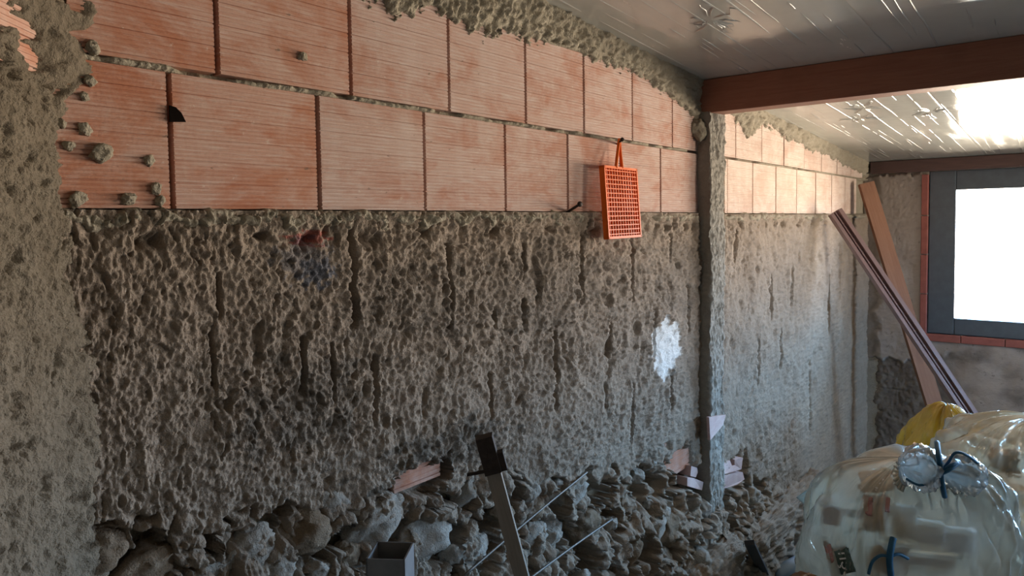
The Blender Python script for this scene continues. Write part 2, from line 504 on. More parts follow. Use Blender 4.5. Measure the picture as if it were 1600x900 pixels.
# hollow terracotta block: grooved face, extruded along the wall
BH = Z12 - ZB
def block_me(name, w, h, grooves=30, depth=0.11):
    prof = [(-depth, 0.0), (0.0, 0.0)]
    g = h / grooves
    for i in range(grooves):
        b = i * g
        d = -0.0016 if i % 5 else -0.0034
        prof += [(0, b + g * 0.62), (d, b + g * 0.72), (d, b + g * 0.92), (0, b + g)]
    prof += [(-depth, h)]
    # drop doubles at the top corner
    n = len(prof); v = []; f = []
    for yy in (0.0, w):
        for (px, pz) in prof:
            v.append((px, yy, pz))
    for i in range(n):
        j = (i + 1) % n
        f.append((i, j, n + j, n + i))
    f.append(tuple(range(n - 1, -1, -1))); f.append(tuple(range(n, 2 * n)))
    me = mesh(name, v, f)
    return me
W0 = 0.303
std = block_me('block', W0, BH - 0.012)
def place_block(y0, y1, z0, h, mat, off=None):
    me = std if abs(h - (BH - 0.012)) < 0.02 else None
    if me is None:
        me = block_me('block', W0, h)
    o = bpy.data.objects.new('terracotta_block', me); COL.objects.link(o); o.parent = wall
    if not me.materials: me.materials.append(None)
    o.material_slots[0].link = 'OBJECT'; o.material_slots[0].material = mat
    o.location = (-D + (random.uniform(-0.001, 0.0015) if off is None else off), y0, z0)
    o.scale = (1, (y1 - y0) / W0, h / (me.vertices[-1].co.z if False else (BH - 0.012 if me is std else h)))
    return o
def row(joints, pyy, z0, h, mats, gap):
    ys = [wl(p, pyy).y for p in joints]
    for i in range(len(ys) - 1):
        place_block(ys[i] + gap, ys[i + 1] - gap * 0.2, z0, h, mats(i))
GAP = 0.009
MB_ = M['brick']
y262 = wl(262, 220).y
row([20, 264, 495, 661, 788, 886, 968, 1031, 1090, 1103], 220, ZB + 0.006, BH - 0.012, lambda i: MB_ if i < 2 else M['brick_mid'], GAP)
TOPH = zc(wl(330, 50).y) - Z12 - 0.02
H2 = 0.25
row([100, 338, 546, 700, 820, 911, 987, 1050, 1098], 130, Z12 + 0.006, H2, lambda i: MB_ if i < 2 else M['brick_mid'], GAP)
row([60, 250, 470, 640, 760], 0, Z12 + 0.006 + H2 + 0.008, 0.2, lambda i: MB_, GAP)
BH2 = Z122 - ZB2
row([1131, 1136, 1176, 1212, 1244.5, 1274, 1299, 1320, 1338], 300, ZB2 + 0.006, BH2 - 0.012, lambda i: M['brick_pale'], GAP)
row([1128, 1149, 1190, 1224.5, 1256.5, 1284, 1308, 1330, 1348], 240, Z122 + 0.006, 0.22, lambda i: M['brick_pale'], GAP)

# ---- mortar behind, between and above the blocks
def poly_y(pts):                    # pixel polyline on the wall -> function z(y)
    q = sorted([(wl(a, b).y, wl(a, b).z) for a, b in pts])
    ys = np.array([a for a, _ in q]); zs = np.array([b for _, b in q])
    return lambda y: np.interp(y, ys, zs)
smear = poly_y([(300, -60), (545, -8), (600, 14), (650, 28), (700, 34), (735, 52), (800, 64), (850, 66), (900, 84), (950, 100), (990, 122), (1030, 140), (1060, 162), (1090, 190)])
smear2 = poly_y([(1128, 170), (1150, 192), (1165, 215), (1185, 205), (1200, 198), (1235, 222), (1262, 236), (1290, 244), (1320, 262), (1350, 275)])
def upper(px0, px1, step, dz, zb, z12, h2, sm, name):
    ys = ygrid(px0, px1, step)
    zt = zc(ys).max() + 0.02
    zs = np.arange(zb - 0.07, zt, dz)
    Y, Z = np.meshgrid(ys, zs, indexing='ij')
    wob = fbm(Y * 5, Z * 0 + 3.3, 3, 4) * 0.004
    rough = fbm(Y * 60, Z * 60, 4, 21) * 0.004 + np.maximum(0, ridged(Y * 45, Z * 30, 2, 8) - 0.6) * 0.006
    H = np.full(Y.shape, -0.030)
    bed = sstep(0.011, 0.003, np.abs(Z - z12 - wob)) * sstep(-0.9, 0.1, fbm(Y * 9, Z * 9, 2, 77))
    H = np.maximum(H, -0.030 + bed * (0.034) + rough * bed)
    if h2:
        bed2 = sstep(0.010, 0.003, np.abs(Z - (z12 + h2 + 0.01) - wob))
        H = np.maximum(H, -0.030 + bed2 * 0.03 + rough * bed2)
    e = Z - sm(Y) + fbm(Y * 26, Z * 26, 5, 33, 0.65) * 0.024 + fbm(Y * 5, Z * 5, 2, 3) * 0.02
    s = sstep(-0.012, 0.018, e)
    body = 0.006 + sstep(0.0, 0.12, e) * 0.016 + rough * 1.5 + fbm(Y * 110, Z * 90, 3, 92, 0.6) * 0.0025 + fbm(Y * 14, Z * 14, 3, 91) * 0.008
    H = np.where(s > 0, np.maximum(H, -0.030 + s * (body + 0.030)), H)
    # render creeping up over the bottom edge
    e2 = (zb + 0.004) - Z + fbm(Y * 30, Z * 30, 3, 55) * 0.012
    s2 = sstep(-0.006, 0.012, e2) * sstep(-0.012, 0.012, Z - (zb - 0.030) + fbm(Y * 16, Z * 16, 4, 57) * 0.022)
    H = np.maximum(H, -0.030 + s2 * (0.044 + rough * 1.6 + fbm(Y * 18, Z * 18, 3, 58) * 0.008))
    P = np.stack([-D + H, Y, Z], -1)
    keep = (Z[:-1, :-1] < zc(Y[:-1, :-1]) + 0.01)
    return link(name, grid_me(name, P, keep), M['mortar'], wall)
upper(-20, 1104, 1.8, 0.004, ZB, Z12, H2, smear, 'mortar')
upper(1104, 1356, 1.6, 0.006, ZB2, Z122, 0, smear2, 'mortar')

# ---- rough render, scraped down to the joints, over a rubble foot
def px_mask(Y, Z, cx, cy, rx, ry, seed, ragged=0.5):
    c = wl(cx, cy)
    e1 = wl(cx + rx, cy).y - c.y; e2 = c.z - wl(cx, cy + ry).z
    d = np.hypot((Y - c.y) / e1, (Z - c.z) / e2) + fbm((Y - c.y) / e1 * 2.3, (Z - c.z) / e2 * 2.3, 4, seed) * ragged
    return sstep(1.05, 0.8, d)
GROOVES = [  # x, y0, y1, half width px : open joints showing through the render
    (547, 362, 505, 5), (698, 384, 470, 3), (698, 465, 512, 2), (814, 384, 432, 2.5), (815, 470, 510, 4), (905, 365, 470, 2.2), (982, 374, 466, 2.2),
    (340, 432, 490, 5), (327, 525, 600, 3.5), (468, 530, 604, 5), (582, 560, 660, 4), (764, 585, 652, 3), (864, 520, 640, 2.4), (947, 500, 572, 2), (1017, 485, 560, 2),
    (985, 598, 690, 2), (1046, 580, 640, 2), (770, 487, 508, 3), (1044, 365, 405, 1.6), (1072, 450, 520, 1.6), (942, 600, 640, 1.5), (515, 540, 620, 3)]
GROOVES2 = [(1145, 360, 410, 1.5), (1202, 430, 500, 1.6), (1217, 515, 575, 1.8), (1235, 420, 480, 1.4), (1182, 530, 600, 1.4), (1247, 345, 420, 1.3), (1263, 560, 680, 1.5),
    (1263, 400, 480, 1.2), (1277, 350, 420, 1.2), (1292, 430, 520, 1.2), (1310, 380, 470, 1.2), (1325, 400, 520, 1.2)]
foot = poly_y([(-60, 850), (100, 850), (170, 825), (300, 800), (400, 778), (470, 770), (545, 765), (600, 770), (650, 768), (720, 735), (780, 720), (850, 740), (900, 745), (950, 735), (1000, 720), (1050, 705), (1100, 700),
               (1140, 715), (1180, 745), (1230, 765), (1300, 770), (1356, 775)])
def relief(Y, Z, near):
    a = 1.0 if near else 0.8
    wy = Y + fbm(Y * 7, Z * 5, 3, 5) * 0.03 + fbm(Y * 40, Z * 30, 2, 15) * 0.006
    wz = Z + fbm(Y * 6, Z * 6, 3, 6) * 0.03 + fbm(Y * 34, Z * 28, 2, 16) * 0.006
    amp = 0.55 + 0.6 * sstep(-0.5, 0.5, fbm(Y * 4, Z * 4, 2, 19))          # rougher and smoother areas
    H = fbm(Y * 2.5, Z * 2.5, 3, 1) * 0.010
    f1, f2 = worley(wy * 84, wz * 66, 2)
    H += a * amp * np.clip(f2 - f1, 0, 0.7) * 0.0055
    f1, f2 = worley(wy * 38 + 9, wz * 29, 12)
    H += a * amp * np.clip(f2 - f1, 0, 0.45) * 0.0085
    H += a * np.maximum(0, ridged(wy * 12, wz * 7, 3, 41) - 0.75) * 0.008
    H += fbm(Y * 90, Z * 80, 4, 61, 0.65) * 0.0042
    H += fbm(Y * 22, Z * 15, 3, 62) * 0.005 * amp
    H -= sstep(0.34, 0.75, fbm(wy * 55, wz * 38, 2, 71)) * 0.008 * a * amp
    H -= sstep(0.5, 0.85, fbm(wy * 13, wz * 9, 3, 73)) * 0.012 * a
    return H
def lower(px0, px1, step, zlo, dz, zb, grooves, name, near):
    ys = ygrid(px0, px1, step)
    zs = np.arange(zlo, zb + 0.004, dz)
    Y, Z = np.meshgrid(ys, zs, indexing='ij')
    H = 0.008 + relief(Y, Z, near)
    # top lip of the render, with a ragged shadowed undercut
    und = np.exp(-((Z - (zb - 0.05 + fbm(Y * 9, Z * 0, 3, 81) * 0.02)) / 0.012) ** 2) * sstep(0.05, 0.4, fbm(Y * 12, Z * 0 + 1, 2, 82))
    H -= und * 0.03
    for (gx, g0, g1, hw) in grooves:
        c = wl(gx, (g0 + g1) / 2)
        za, zb_ = wl(gx, g1).z, wl(gx, g0).z
        wv = abs(wl(gx + hw * 0.62, g0).y - c.y)
        yy = Y - c.y - fbm(Z * 12, Z * 0 + gx, 2, 9) * wv * 0.8
        g = sstep(wv * 1.15, wv * 0.55, np.abs(yy)) * sstep(za - 0.02, za + 0.02, Z + fbm(Y * 40, Z * 40, 2, 66) * 0.01) * sstep(zb_ + 0.015, zb_ - 0.015, Z)
        H -= g * 0.045
    # seam beside the pillar
    cy_ = wl(1099, 500).y
    wv = 0.04
    H -= sstep(wv, wv * 0.4, np.abs(Y - cy_ - fbm(Z * 7, Z * 0, 3, 10) * 0.02)) * 0.05
    # rubble foot: cells of stone with deep hollows, stepping out into a ledge
    ft = foot(Y) + fbm(Y * 7, Z * 7, 3, 101) * 0.04
    r = sstep(0.0, 0.05, ft - Z)
    f1, f2 = worley(Y * 10 + fbm(Y * 9, Z * 9, 2, 3) * 0.7, Z * 12 + fbm(Y * 9, Z * 9, 2, 4) * 0.7, 111)
    dome = np.sqrt(np.maximum(0, 1 - (f1 / 0.75) ** 2)) * sstep(0.0, 0.12, f2 - f1)
    g1, g2 = worley(Y * 24 + fbm(Y * 20, Z * 20, 2, 8) * 0.5, Z * 26 + fbm(Y * 20, Z * 20, 2, 9) * 0.5, 113)
    ledge = sstep(0.05, 0.55, ft - Z)
    big = fbm(Y * 6, Z * 7, 2, 123)
    HR = -0.03 + ledge * 0.10 + big * 0.018 + dome * 0.045 + np.sqrt(np.maximum(0, 1 - (g1 / 0.8) ** 2)) * 0.014 + fbm(Y * 30, Z * 30, 5, 121, 0.65) * 0.007 + relief(Y, Z, near) * 0.7
    wq = Y + fbm(Y * 14, Z * 14, 2, 132) * 0.03
    cav = fbm(wq * 9, Z * 8, 3, 131, 0.45)
    HR -= sstep(0.13, 0.20, cav) * 0.15
    H = H * (1 - r) + HR * r
    # the patches where the blocks show
    for (cx, cy, rx, ry) in ((655, 750, 50, 26), (1062, 722, 18, 26), (1086, 745, 18, 22), (1147, 740, 22, 28)):
        mk = px_mask(Y, Z, cx, cy, rx, ry, 5, 0.25)
        H = H * (1 - mk) + (-0.03) * mk
    A = np.zeros(Y.shape + (4,))
    wp = px_mask(Y, Z, 1037, 544, 22, 47, 141, 0.42) if near else 0 * Y
    H = np.where(wp > 0.2, H * 0.55 + 0.005, H)
    A[..., 0] = wp
    if near:
        A[..., 1] = px_mask(Y, Z, 482, 371, 34, 12, 142, 0.7)
        A[..., 2] = np.maximum(px_mask(Y, Z, 488, 425, 26, 22, 143, 0.8), 0.6 * px_mask(Y, Z, 470, 400, 40, 30, 149, 0.9))
        stn = np.maximum.reduce([px_mask(Y, Z, 480, 630, 80, 75, 144, 0.8) * 0.8, px_mask(Y, Z, 700, 700, 90, 40, 145, 0.8),
                                 px_mask(Y, Z, 800, 450, 190, 60, 146, 0.9) * 0.45, px_mask(Y, Z, 1060, 430, 40, 60, 147, 0.9) * 0.5])
        A[..., 3] = np.clip(stn, 0, 1) * (0.55 + 0.45 * sstep(-0.3, 0.4, fbm(Y * 20, Z * 20, 3, 148)))
    P = np.stack([-D + H, Y, Z], -1)
    return link(name, grid_me(name, P, attrs={'marks': A}), M['plaster'], wall)
near_r = lower(-20, 1106, 1.7, 0.45, 0.0032, ZB, GROOVES, 'render_coat', True)
far_r = lower(1104, 1356, 1.5, 0.0, 0.006, ZB2, GROOVES2, 'render_coat', False)
foot_me = link('wall_foot', box_me('wall_foot', (-D - 0.04, YB, 0), (-D + 0.05, PIL0, 0.47), 0.01), M['plaster'], wall)

# blocks that show through gaps in the render
for (p0, p1, py, hh) in ((618, 690, 772, 0.11), (1040, 1080, 752, 0.17)):
    a, b = wl(p0, py), wl(p1, py)
    o = link('exposed_block', block_me('exposed_block', b.y - a.y, hh, 9), M['brick'], wall)
    o.location = (-D - 0.004, a.y, a.z)

# broken hollow blocks each side of the pillar
def plate(name, pix, off, thick, mat, parent):
    """a broken terracotta plate: outline on the wall plane, with thickness into the wall"""
    q = [wl(a, b, off) for a, b in pix]; n = len(q)
    bm = bmesh.new()
    fr = [bm.verts.new(a + Vector((random.uniform(-.004, .004), 0, 0))) for a in q]; bk = [bm.verts.new(a - Vector((thick, 0, 0))) for a in q]
    bm.faces.new(fr); bm.faces.new(bk[::-1])
    for i in range(n):
        bm.faces.new((fr[i], bk[i], bk[(i + 1) % n], fr[(i + 1) % n]))
    bmesh.ops.recalc_face_normals(bm, faces=bm.faces[:])
    return link(name, bmesh_to(name, bm), mat, parent)
plate('broken_block', [(1074, 746), (1084, 747), (1098, 753), (1097, 766), (1086, 763), (1073, 759)], 0.025, 0.06, M['brick_pink'], wall)
plate('broken_block', [(1080, 728), (1090, 731), (1091, 738), (1087, 746), (1079, 744)], 0.02, 0.05, M['brick_pink'], wall)
plate('broken_block', [(1130, 744), (1146, 740), (1161, 738), (1163, 749), (1150, 757), (1130, 764)], 0.035, 0.07, M['brick_pink'], wall)
plate('broken_block', [(1130, 725), (1142, 720), (1145, 728), (1149, 727), (1148, 718), (1160, 715), (1158, 733), (1144, 737), (1130, 741)], 0.03, 0.06, M['brick_pink'], wall)

# rubble stones
def stone_me(i):
    bm = bmesh.new(); bmesh.ops.create_icosphere(bm, subdivisions=4, radius=1)
    o = Vector((i * 7.3, i * 3.1, 5.7 * i))
    pl = [(Vector((random.gauss(0, 1), random.gauss(0, 1), random.gauss(0, 1))).normalized(), random.uniform(0.6, 0.85)) for _ in range(12)]
    for v in bm.verts:
        c = v.co.copy()
        for n_, d_ in pl:
            e = c.dot(n_) - d_
            if e > 0: c -= n_ * e * 0.85
        c *= 1.2 + 0.24 * mnoise.fractal(c * 1.9 + o, 0.5, 2.1, 6)
        v.co = c
    return bmesh_to('stone', bm, True)
SM = [stone_me(i) for i in range(9)]
cnt = 0
taken = []
for k in range(2600):
    if cnt >= 75: break
    px = random.uniform(150, 1245); py = random.uniform(700, 930)
    q = wl(px, py)
    d = float(foot(np.array([q.y]))[0]) - q.z
    if d < 0.03: continue
    if 1040 < px < 1170 and py < 775: continue
    if 1092 < px < 1140: continue
    if 610 < px < 700 and py < 775: continue
    if px < 420 and py < 860 - (px - 150) * 0.1 and random.random() < 0.6: continue
    r = random.choice([0.03, 0.04, 0.05, 0.06, 0.075])
    if px < 420: r *= 0.8
    if any((q.y - a) ** 2 + (q.z - b) ** 2 < (0.8 * (r + c)) ** 2 for a, b, c in taken): continue
    taken.append((q.y, q.z, r))
    o = bpy.data.objects.new('stone', random.choice(SM)); COL.objects.link(o); o.parent = wall
    if not o.data.materials: o.data.materials.append(M['stone'])
    o.material_slots[0].link = 'OBJECT'; o.material_slots[0].material = M['stone_brown'] if random.random() < 0.35 else M['stone']
    out = 0.10 * min(1, max(0, (d - 0.05) / 0.5))
    o.location = (-D + out - r * 0.55, q.y, q.z)
    o.scale = (r * 0.9, r * random.uniform(0.9, 1.4), r * random.uniform(0.7, 1.0))
    o.rotation_euler = (random.uniform(-0.4, 0.4), random.uniform(-0.4, 0.4), random.uniform(-0.3, 0.3))
    cnt += 1

# mortar splashes on the blocks
for (px, py, rp) in ((157, 240, 15), (131, 203, 9), (141, 127, 9), (170, 228, 0), (243, 295, 9), (200, 312, 10), (146, 76, 10), (132, 152, 7), (96, 193, 7), (472, 89, 9), (232, 250, 8), (250, 315, 8),
                     (120, 312, 12), (106, 228, 8)):
    if rp == 0: continue
    q = wl(px, py); r = rp / 900.0
    o = bpy.data.objects.new('mortar_splash', random.choice(SM)); COL.objects.link(o); o.parent = wall
    o.material_slots[0].link = 'OBJECT'; o.material_slots[0].material = M['mortar']
    o.location = (-D + 0.002, q.y, q.z); o.scale = (r * 0.8, r, r * 0.9); o.rotation_euler = (random.uniform(0, 3), 0.2, 0.3)

# dark plate on a block face, painting the shade inside a broken hole
q = wl(262, 190)
hb = bpy.data.materials.new('hole_shade'); hb = plain('hole_shade', (0.012, 0.009, 0.008), 1.0, 0, 0.0)
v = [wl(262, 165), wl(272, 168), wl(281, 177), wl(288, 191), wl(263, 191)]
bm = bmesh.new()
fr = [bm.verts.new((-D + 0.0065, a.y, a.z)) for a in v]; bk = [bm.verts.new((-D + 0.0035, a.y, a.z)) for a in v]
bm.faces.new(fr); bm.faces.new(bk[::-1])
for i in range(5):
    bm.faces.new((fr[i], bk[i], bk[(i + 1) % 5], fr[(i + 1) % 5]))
link('hole_shade', bmesh_to('hole_shade', bm), hb, wall)

# ------------------------------------------------------------------ concrete pillar against the wall
def pillar():
    prj = 0.055
    yl = wl(1110, 500, prj).y; yr = wl(1131, 500, prj).y
    zlo = wl(1113, 852, prj).z; zhi = wl(1113, 180, 0.03).z + 0.005
    zs = np.linspace(zlo, zhi, 330)
    path = [(-0.06, yl), (prj, yl), (prj, yr), (-0.03, yr + 0.03)]
    seg = [16, 34, 16]
    pts = []
    for i in range(3):
        for j in range(seg[i]):
            t = j / seg[i]
            pts.append((path[i][0] * (1 - t) + path[i + 1][0] * t, path[i][1] * (1 - t) + path[i + 1][1] * t, i))
    pts.append(path[3] + (2,))
    nrm = {0: (0, -1), 1: (1, 0), 2: (0.6, 0.8)}
    P = np.zeros((len(pts), len(zs), 3))
    for k, (a, b, i) in enumerate(pts):
        s = np.full(zs.shape, a * 0.7 + b)
        h = fbm(s * 40, zs * 30, 4, 201) * 0.005 + fbm(s * 6, zs * 5, 3, 202) * 0.010 + np.maximum(0, ridged(s * 50, zs * 25, 2, 203) - .6) * 0.006
        P[k, :, 0] = -D + a + nrm[i][0] * h
        P[k, :, 1] = b + nrm[i][1] * h + fbm(zs * 3, zs * 0, 3, 205) * 0.008
        P[k, :, 2] = zs
    return grid_me('pillar', P)
pl_root = structure('trim_1', pillar(), M['concrete'])
pl_root['label'] = 'narrow rough concrete pillar splitting the long wall, under the beam end'
# stub of mortar under the beam end, and broken terracotta flake on the pillar
q = wl(1088, 205)
o = link('mortar_stub', SM[2].copy(), M['mortar'], wall); o.location = (-D + 0.005, q.y, q.z + 0.01); o.scale = (0.03, 0.036, 0.045)
q = wl(1119, 664, 0.06)
bm = bmesh.new()
tri = [wl(1108, 652, 0.066), wl(1134, 648, 0.062), wl(1130, 664, 0.064), wl(1110, 688, 0.068)]
fr = [bm.verts.new(a) for a in tri]; bk = [bm.verts.new(a - Vector((0.012, 0, 0))) for a in tri]
bm.faces.new(fr); bm.faces.new(bk[::-1])
for i in range(4):
    bm.faces.new((fr[i], bk[i], bk[(i + 1) % 4], fr[(i + 1) % 4]))
bmesh.ops.recalc_face_normals(bm, faces=bm.faces[:])
link('terracotta_flake', bmesh_to('terracotta_flake', bm), M['brick_pink'], pl_root)
# footing block below the pillar
def lumpy_box(name, lo, hi, n, amp, seed, mat, parent):
    bm = bmesh.new(); bmesh.ops.create_cube(bm, size=1)
    bmesh.ops.subdivide_edges(bm, edges=bm.edges[:], cuts=n, use_grid_fill=True)
    bm.normal_update()
    lo, hi = Vector(lo), Vector(hi); c = (lo + hi) / 2; s = hi - lo
    for v in bm.verts:
        u = v.co.copy() * 2
        e = 6.0
        l = (abs(u.x) ** e + abs(u.y) ** e + abs(u.z) ** e) ** (1 / e)
        u = u / l
        pnt = Vector((c.x + u.x * s.x / 2, c.y + u.y * s.y / 2, c.z + u.z * s.z / 2))
        d = mnoise.fractal(pnt * 14 + Vector((seed, 0, 0)), 0.4, 2.1, 6) * amp
        v.co = pnt + u.normalized() * d
    return link(name, bmesh_to(name, bm, True), mat, parent)
za = wl(1113, 856, 0.06).z
y0 = wl(1050, 870, 0.12).y; y1 = wl(1168, 862, 0.12).y
lumpy_box('footing', (-D - 0.1, y0, -0.02), (-D + 0.13, y1, za + 0.01), 56, 0.022, 3, M['plaster'], wall)
lumpy_box('footing', (-D - 0.1, y1 + 0.06, -0.02), (-D + 0.12, wl(1262, 850, 0.12).y + 0.5, wl(1200, 822, 0.1).z), 56, 0.022, 9, M['plaster'], wall)

# ------------------------------------------------------------------ plastered pier at the near end
def pier():
    ye = wl(118, 300).y
    dirv = np.array([1, -1]) / math.sqrt(2)
    nrm = np.array([1, 1]) / math.sqrt(2)
    us = np.concatenate([np.linspace(-0.05, 0.40, 230), np.linspace(0.41, 3.0, 60)])
    zs = np.arange(0.0, zc(0.3) + 0.02, 0.0035)
    U, Z = np.meshgrid(us, zs, indexing='ij')
    H = fbm(U * 9, Z * 9, 3, 301) * 0.010 + fbm(U * 60, Z * 55, 5, 302, 0.65) * 0.0050 + np.maximum(0, ridged(U * 45, Z * 40, 2, 303) - 0.6) * 0.004
    H -= sstep(0.35, 0.7, fbm(U * 28, Z * 28, 3, 304)) * 0.010
    low = sstep(1.55, 1.35, Z)
    H += low * (fbm(U * 18, Z * 14, 3, 305) * 0.010)
    # bare block and thin render at the top, behind a thick plaster lip
    zt = 1.955
    rec = sstep(zt - 0.03, zt + 0.03, Z + fbm(U * 10, Z * 10, 3, 306) * 0.05 - 0.25 * (U - 0.06)) * sstep(0.012, 0.024, U + fbm(Z * 9, Z * 0, 2, 307) * 0.006)
    H = H * (1 - 0.3 * rec) - rec * (0.012 + 0.022 * sstep(-0.1, 0.2, fbm(U * 9, Z * 30, 3, 309)))
    # edge runs: u<0 is pressed into the wall; the edge line wanders
    edge = -0.05 * sstep(1.93, 2.02, Z) + 0.012 * sstep(1.97, 1.9, Z) - 0.04 * sstep(1.75, 1.55, Z)
    wan = fbm(Z * 14, Z * 0, 4, 308) * 0.012 + edge * 0.9
    fall = sstep(0.03, -0.03, U - 0.0)
    UA = np.minimum(U, 0.42); UB = np.maximum(0, U - 0.42)
    X = -D + UA * dirv[0] + H * nrm[0] - fall * 0.055
    Yv = ye + UA * dirv[1] - UB + H * nrm[1] - wan * sstep(0.10, 0.0, U)
    P = np.stack([X, Yv, Z], -1)
    pier.ye = ye
    return grid_me('wall_pier', P[::-1])
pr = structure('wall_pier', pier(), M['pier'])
o = link('terracotta_block', block_me('pier_block', 0.34, 0.2, 24), M['brick'], pr)
uu = 0.37
o.location = (-D + uu / math.sqrt(2) - 0.018 / math.sqrt(2), pier.ye - uu / math.sqrt(2) - 0.018 / math.sqrt(2), 1.985)
o.rotation_euler = (0, 0, math.radians(45))
pr['label'] = 'thick pale plastered pier at the near left end of the block wall'

# ------------------------------------------------------------------ window wall
wall2 = structure('wall_window', box_me('wall_window', (-D - 0.3, YF + 0.02, 0), (WX0 - 0.30, YF + 0.3, zc(YF) + 0.1)), M['room'])
wall2['label'] = 'far wall of stained render around the window'
FX0 = wf(1449, 400).x; FZ0 = wf(1449, 521).z; FZ1 = wf(1449, 268).z; FX1 = WX1 + (WX0 - FX0)
link('wall_part', box_me('wall_part', (WX0 - 0.30, YF + 0.02, 0), (XR, YF + 0.3, FZ0)), M['room'], wall2)
link('wall_part', box_me('wall_part', (FX1, YF + 0.02, FZ0), (XR, YF + 0.3, zc(YF) + 0.1)), M['room'], wall2)
link('wall_part', box_me('wall_part', (WX0 - 0.30, YF + 0.02, FZ1), (FX1, YF + 0.3, zc(YF) + 0.1)), M['room'], wall2)
link('wall_part', box_me('wall_part', (WX0 - 0.31, YF + 0.02, FZ0), (FX0, YF + 0.3, FZ1)), M['room'], wall2)
def far_sheet(x0, x1, z0, z1, dx, name):
    xs = np.arange(x0, x1 + dx, dx); xs[-1] = x1
    zs = np.linspace(z0, z1, max(2, int((z1 - z0) / dx)))
    X, Z = np.meshgrid(xs, zs, indexing='ij')
    H = fbm(X * 4, Z * 4, 3, 401) * 0.006 + fbm(X * 40, Z * 40, 4, 402) * 0.0015
    ln = wf(1400, 562).z + fbm(X * 9, Z * 0, 3, 403) * 0.06 + 0.05 * sstep(-1.0, -0.85, X)
    side = sstep(-0.62, -0.85, X)
    low = sstep(0.01, -0.01, Z - ln) * side
    stain = (1 - side) * sstep(-0.4, 0.5, fbm(X * 3, Z * 4, 4, 411)) * 0.8
    H -= low * 0.012
    # block courses under the fallen render
    zz = (Z / 0.26) % 1.0; row_i = np.floor(Z / 0.26)
    xx = (X / 0.42 + 0.5 * (row_i % 2)) % 1.0
    j = np.maximum(sstep(0.035, 0.0, np.minimum(zz, 1 - zz)), sstep(0.022, 0.0, np.minimum(xx, 1 - xx)))
    H -= low * j * 0.004 * sstep(-0.2, 0.4, fbm(X * 3, Z * 3, 2, 409))
    H += low * fbm(X * 30, Z * 30, 4, 404) * 0.003
    top = wf(1420, 272).z
    rag = sstep(-0.01, 0.012, Z - top + fbm(X * 20, Z * 0, 3, 405) * 0.02)
    H -= rag * 0.02
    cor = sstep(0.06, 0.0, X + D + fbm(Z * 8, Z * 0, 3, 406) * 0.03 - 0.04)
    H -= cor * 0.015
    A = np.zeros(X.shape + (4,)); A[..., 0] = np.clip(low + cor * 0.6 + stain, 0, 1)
    P = np.stack([X, YF - 0.0 - H - 0.0, Z], -1)
    return link(name, grid_me(name, P, attrs={'marks': A}), M['far'], wall2)
TX0 = wf(1439, 400).x
SZ0 = wf(1500, 536).z
far_sheet(-D - 0.02, TX0 + 0.004, 0.0, zc(YF), 0.006, 'render_sheet')
far_sheet(TX0 + 0.004, XR, 0.0, SZ0, 0.012, 'render_sheet')
# dark timber lintel under the roof
a = wf(1362, 258, 0.06); b = wf(1449, 268, 0.06)
lin = structure('trim_2', box_me('trim_2', (-D + 0.03, YF - 0.05, wf(1449, 268).z - 0.0), (XR, YF + 0.015, zc(YF) + 0.0), 0.004), M['lintel'])
lin['label'] = 'dark timber lintel above the window under the roof sheet'
# red terracotta trim: upright pieces and sill pieces
ysz = [wf(1446, p).z for p in (272, 336.6, 397.5, 459, 521)]
for i in range(4):
    link('trim_tile', box_me('trim_tile', (TX0, YF - 0.012, ysz[i + 1] + 0.003), (FX0, YF + 0.1, ysz[i] - 0.003), 0.003), M['trim'], wall2)
x = TX0
i = 0
while x < WX1 + 0.2:
    link('sill_tile', box_me('sill_tile', (x, YF - 0.016, SZ0), (x + 0.243, YF + 0.1, FZ0 - 0.0), 0.003), M['trim'], wall2)
    x += 0.247
# window
win = empty('window_1', (0, 0, 0)); win['kind'] = 'structure'
win['label'] = 'bright window in a dark painted frame'
fy0, fy1 = YF + 0.03, YF + 0.10
gx0 = WX0; gz0 = wf(1483, 497, -0.03).z; gz1 = wf(1487, 297, -0.03).z
for lo, hi in (((FX0, fy0, FZ0), (gx0, fy1, FZ1)), ((WX1, fy0, FZ0), (FX1, fy1, FZ1)), ((gx0, fy0, FZ0), (WX1, fy1, gz0)), ((gx0, fy0, gz1), (WX1, fy1, FZ1))):
    link('frame_rail', box_me('frame_rail', lo, hi, 0.006), M['frame'], win)
mx = (gx0 + WX1) / 2
link('frame_rail', box_me('frame_rail', (mx - 0.04, fy0, gz0), (mx + 0.04, fy1, gz1), 0.006), M['frame'], win)
gt = NT('window_glass')
tr = gt.n('ShaderNodeBsdfTransparent'); gl = gt.n('ShaderNodeBsdfGlossy'); gl.inputs['Roughness'].default_value = 0.02
fz = gt.n('ShaderNodeFresnel'); fz.inputs['IOR'].default_value = 1.45
ms = gt.n('ShaderNodeMixShader')
gt.t.links.new(fz.outputs[0], ms.inputs[0]); gt.t.links.new(tr.outputs[0], ms.inputs[1]); gt.t.links.new(gl.outputs[0], ms.inputs[2])
gt.t.links.new(ms.outputs[0], gt.out.inputs['Surface'])
for x0, x1 in ((gx0, mx - 0.04), (mx + 0.04, WX1)):
    link('pane', box_me('pane', (x0, YF + 0.06, gz0), (x1, YF + 0.064, gz1)), gt.m, win)

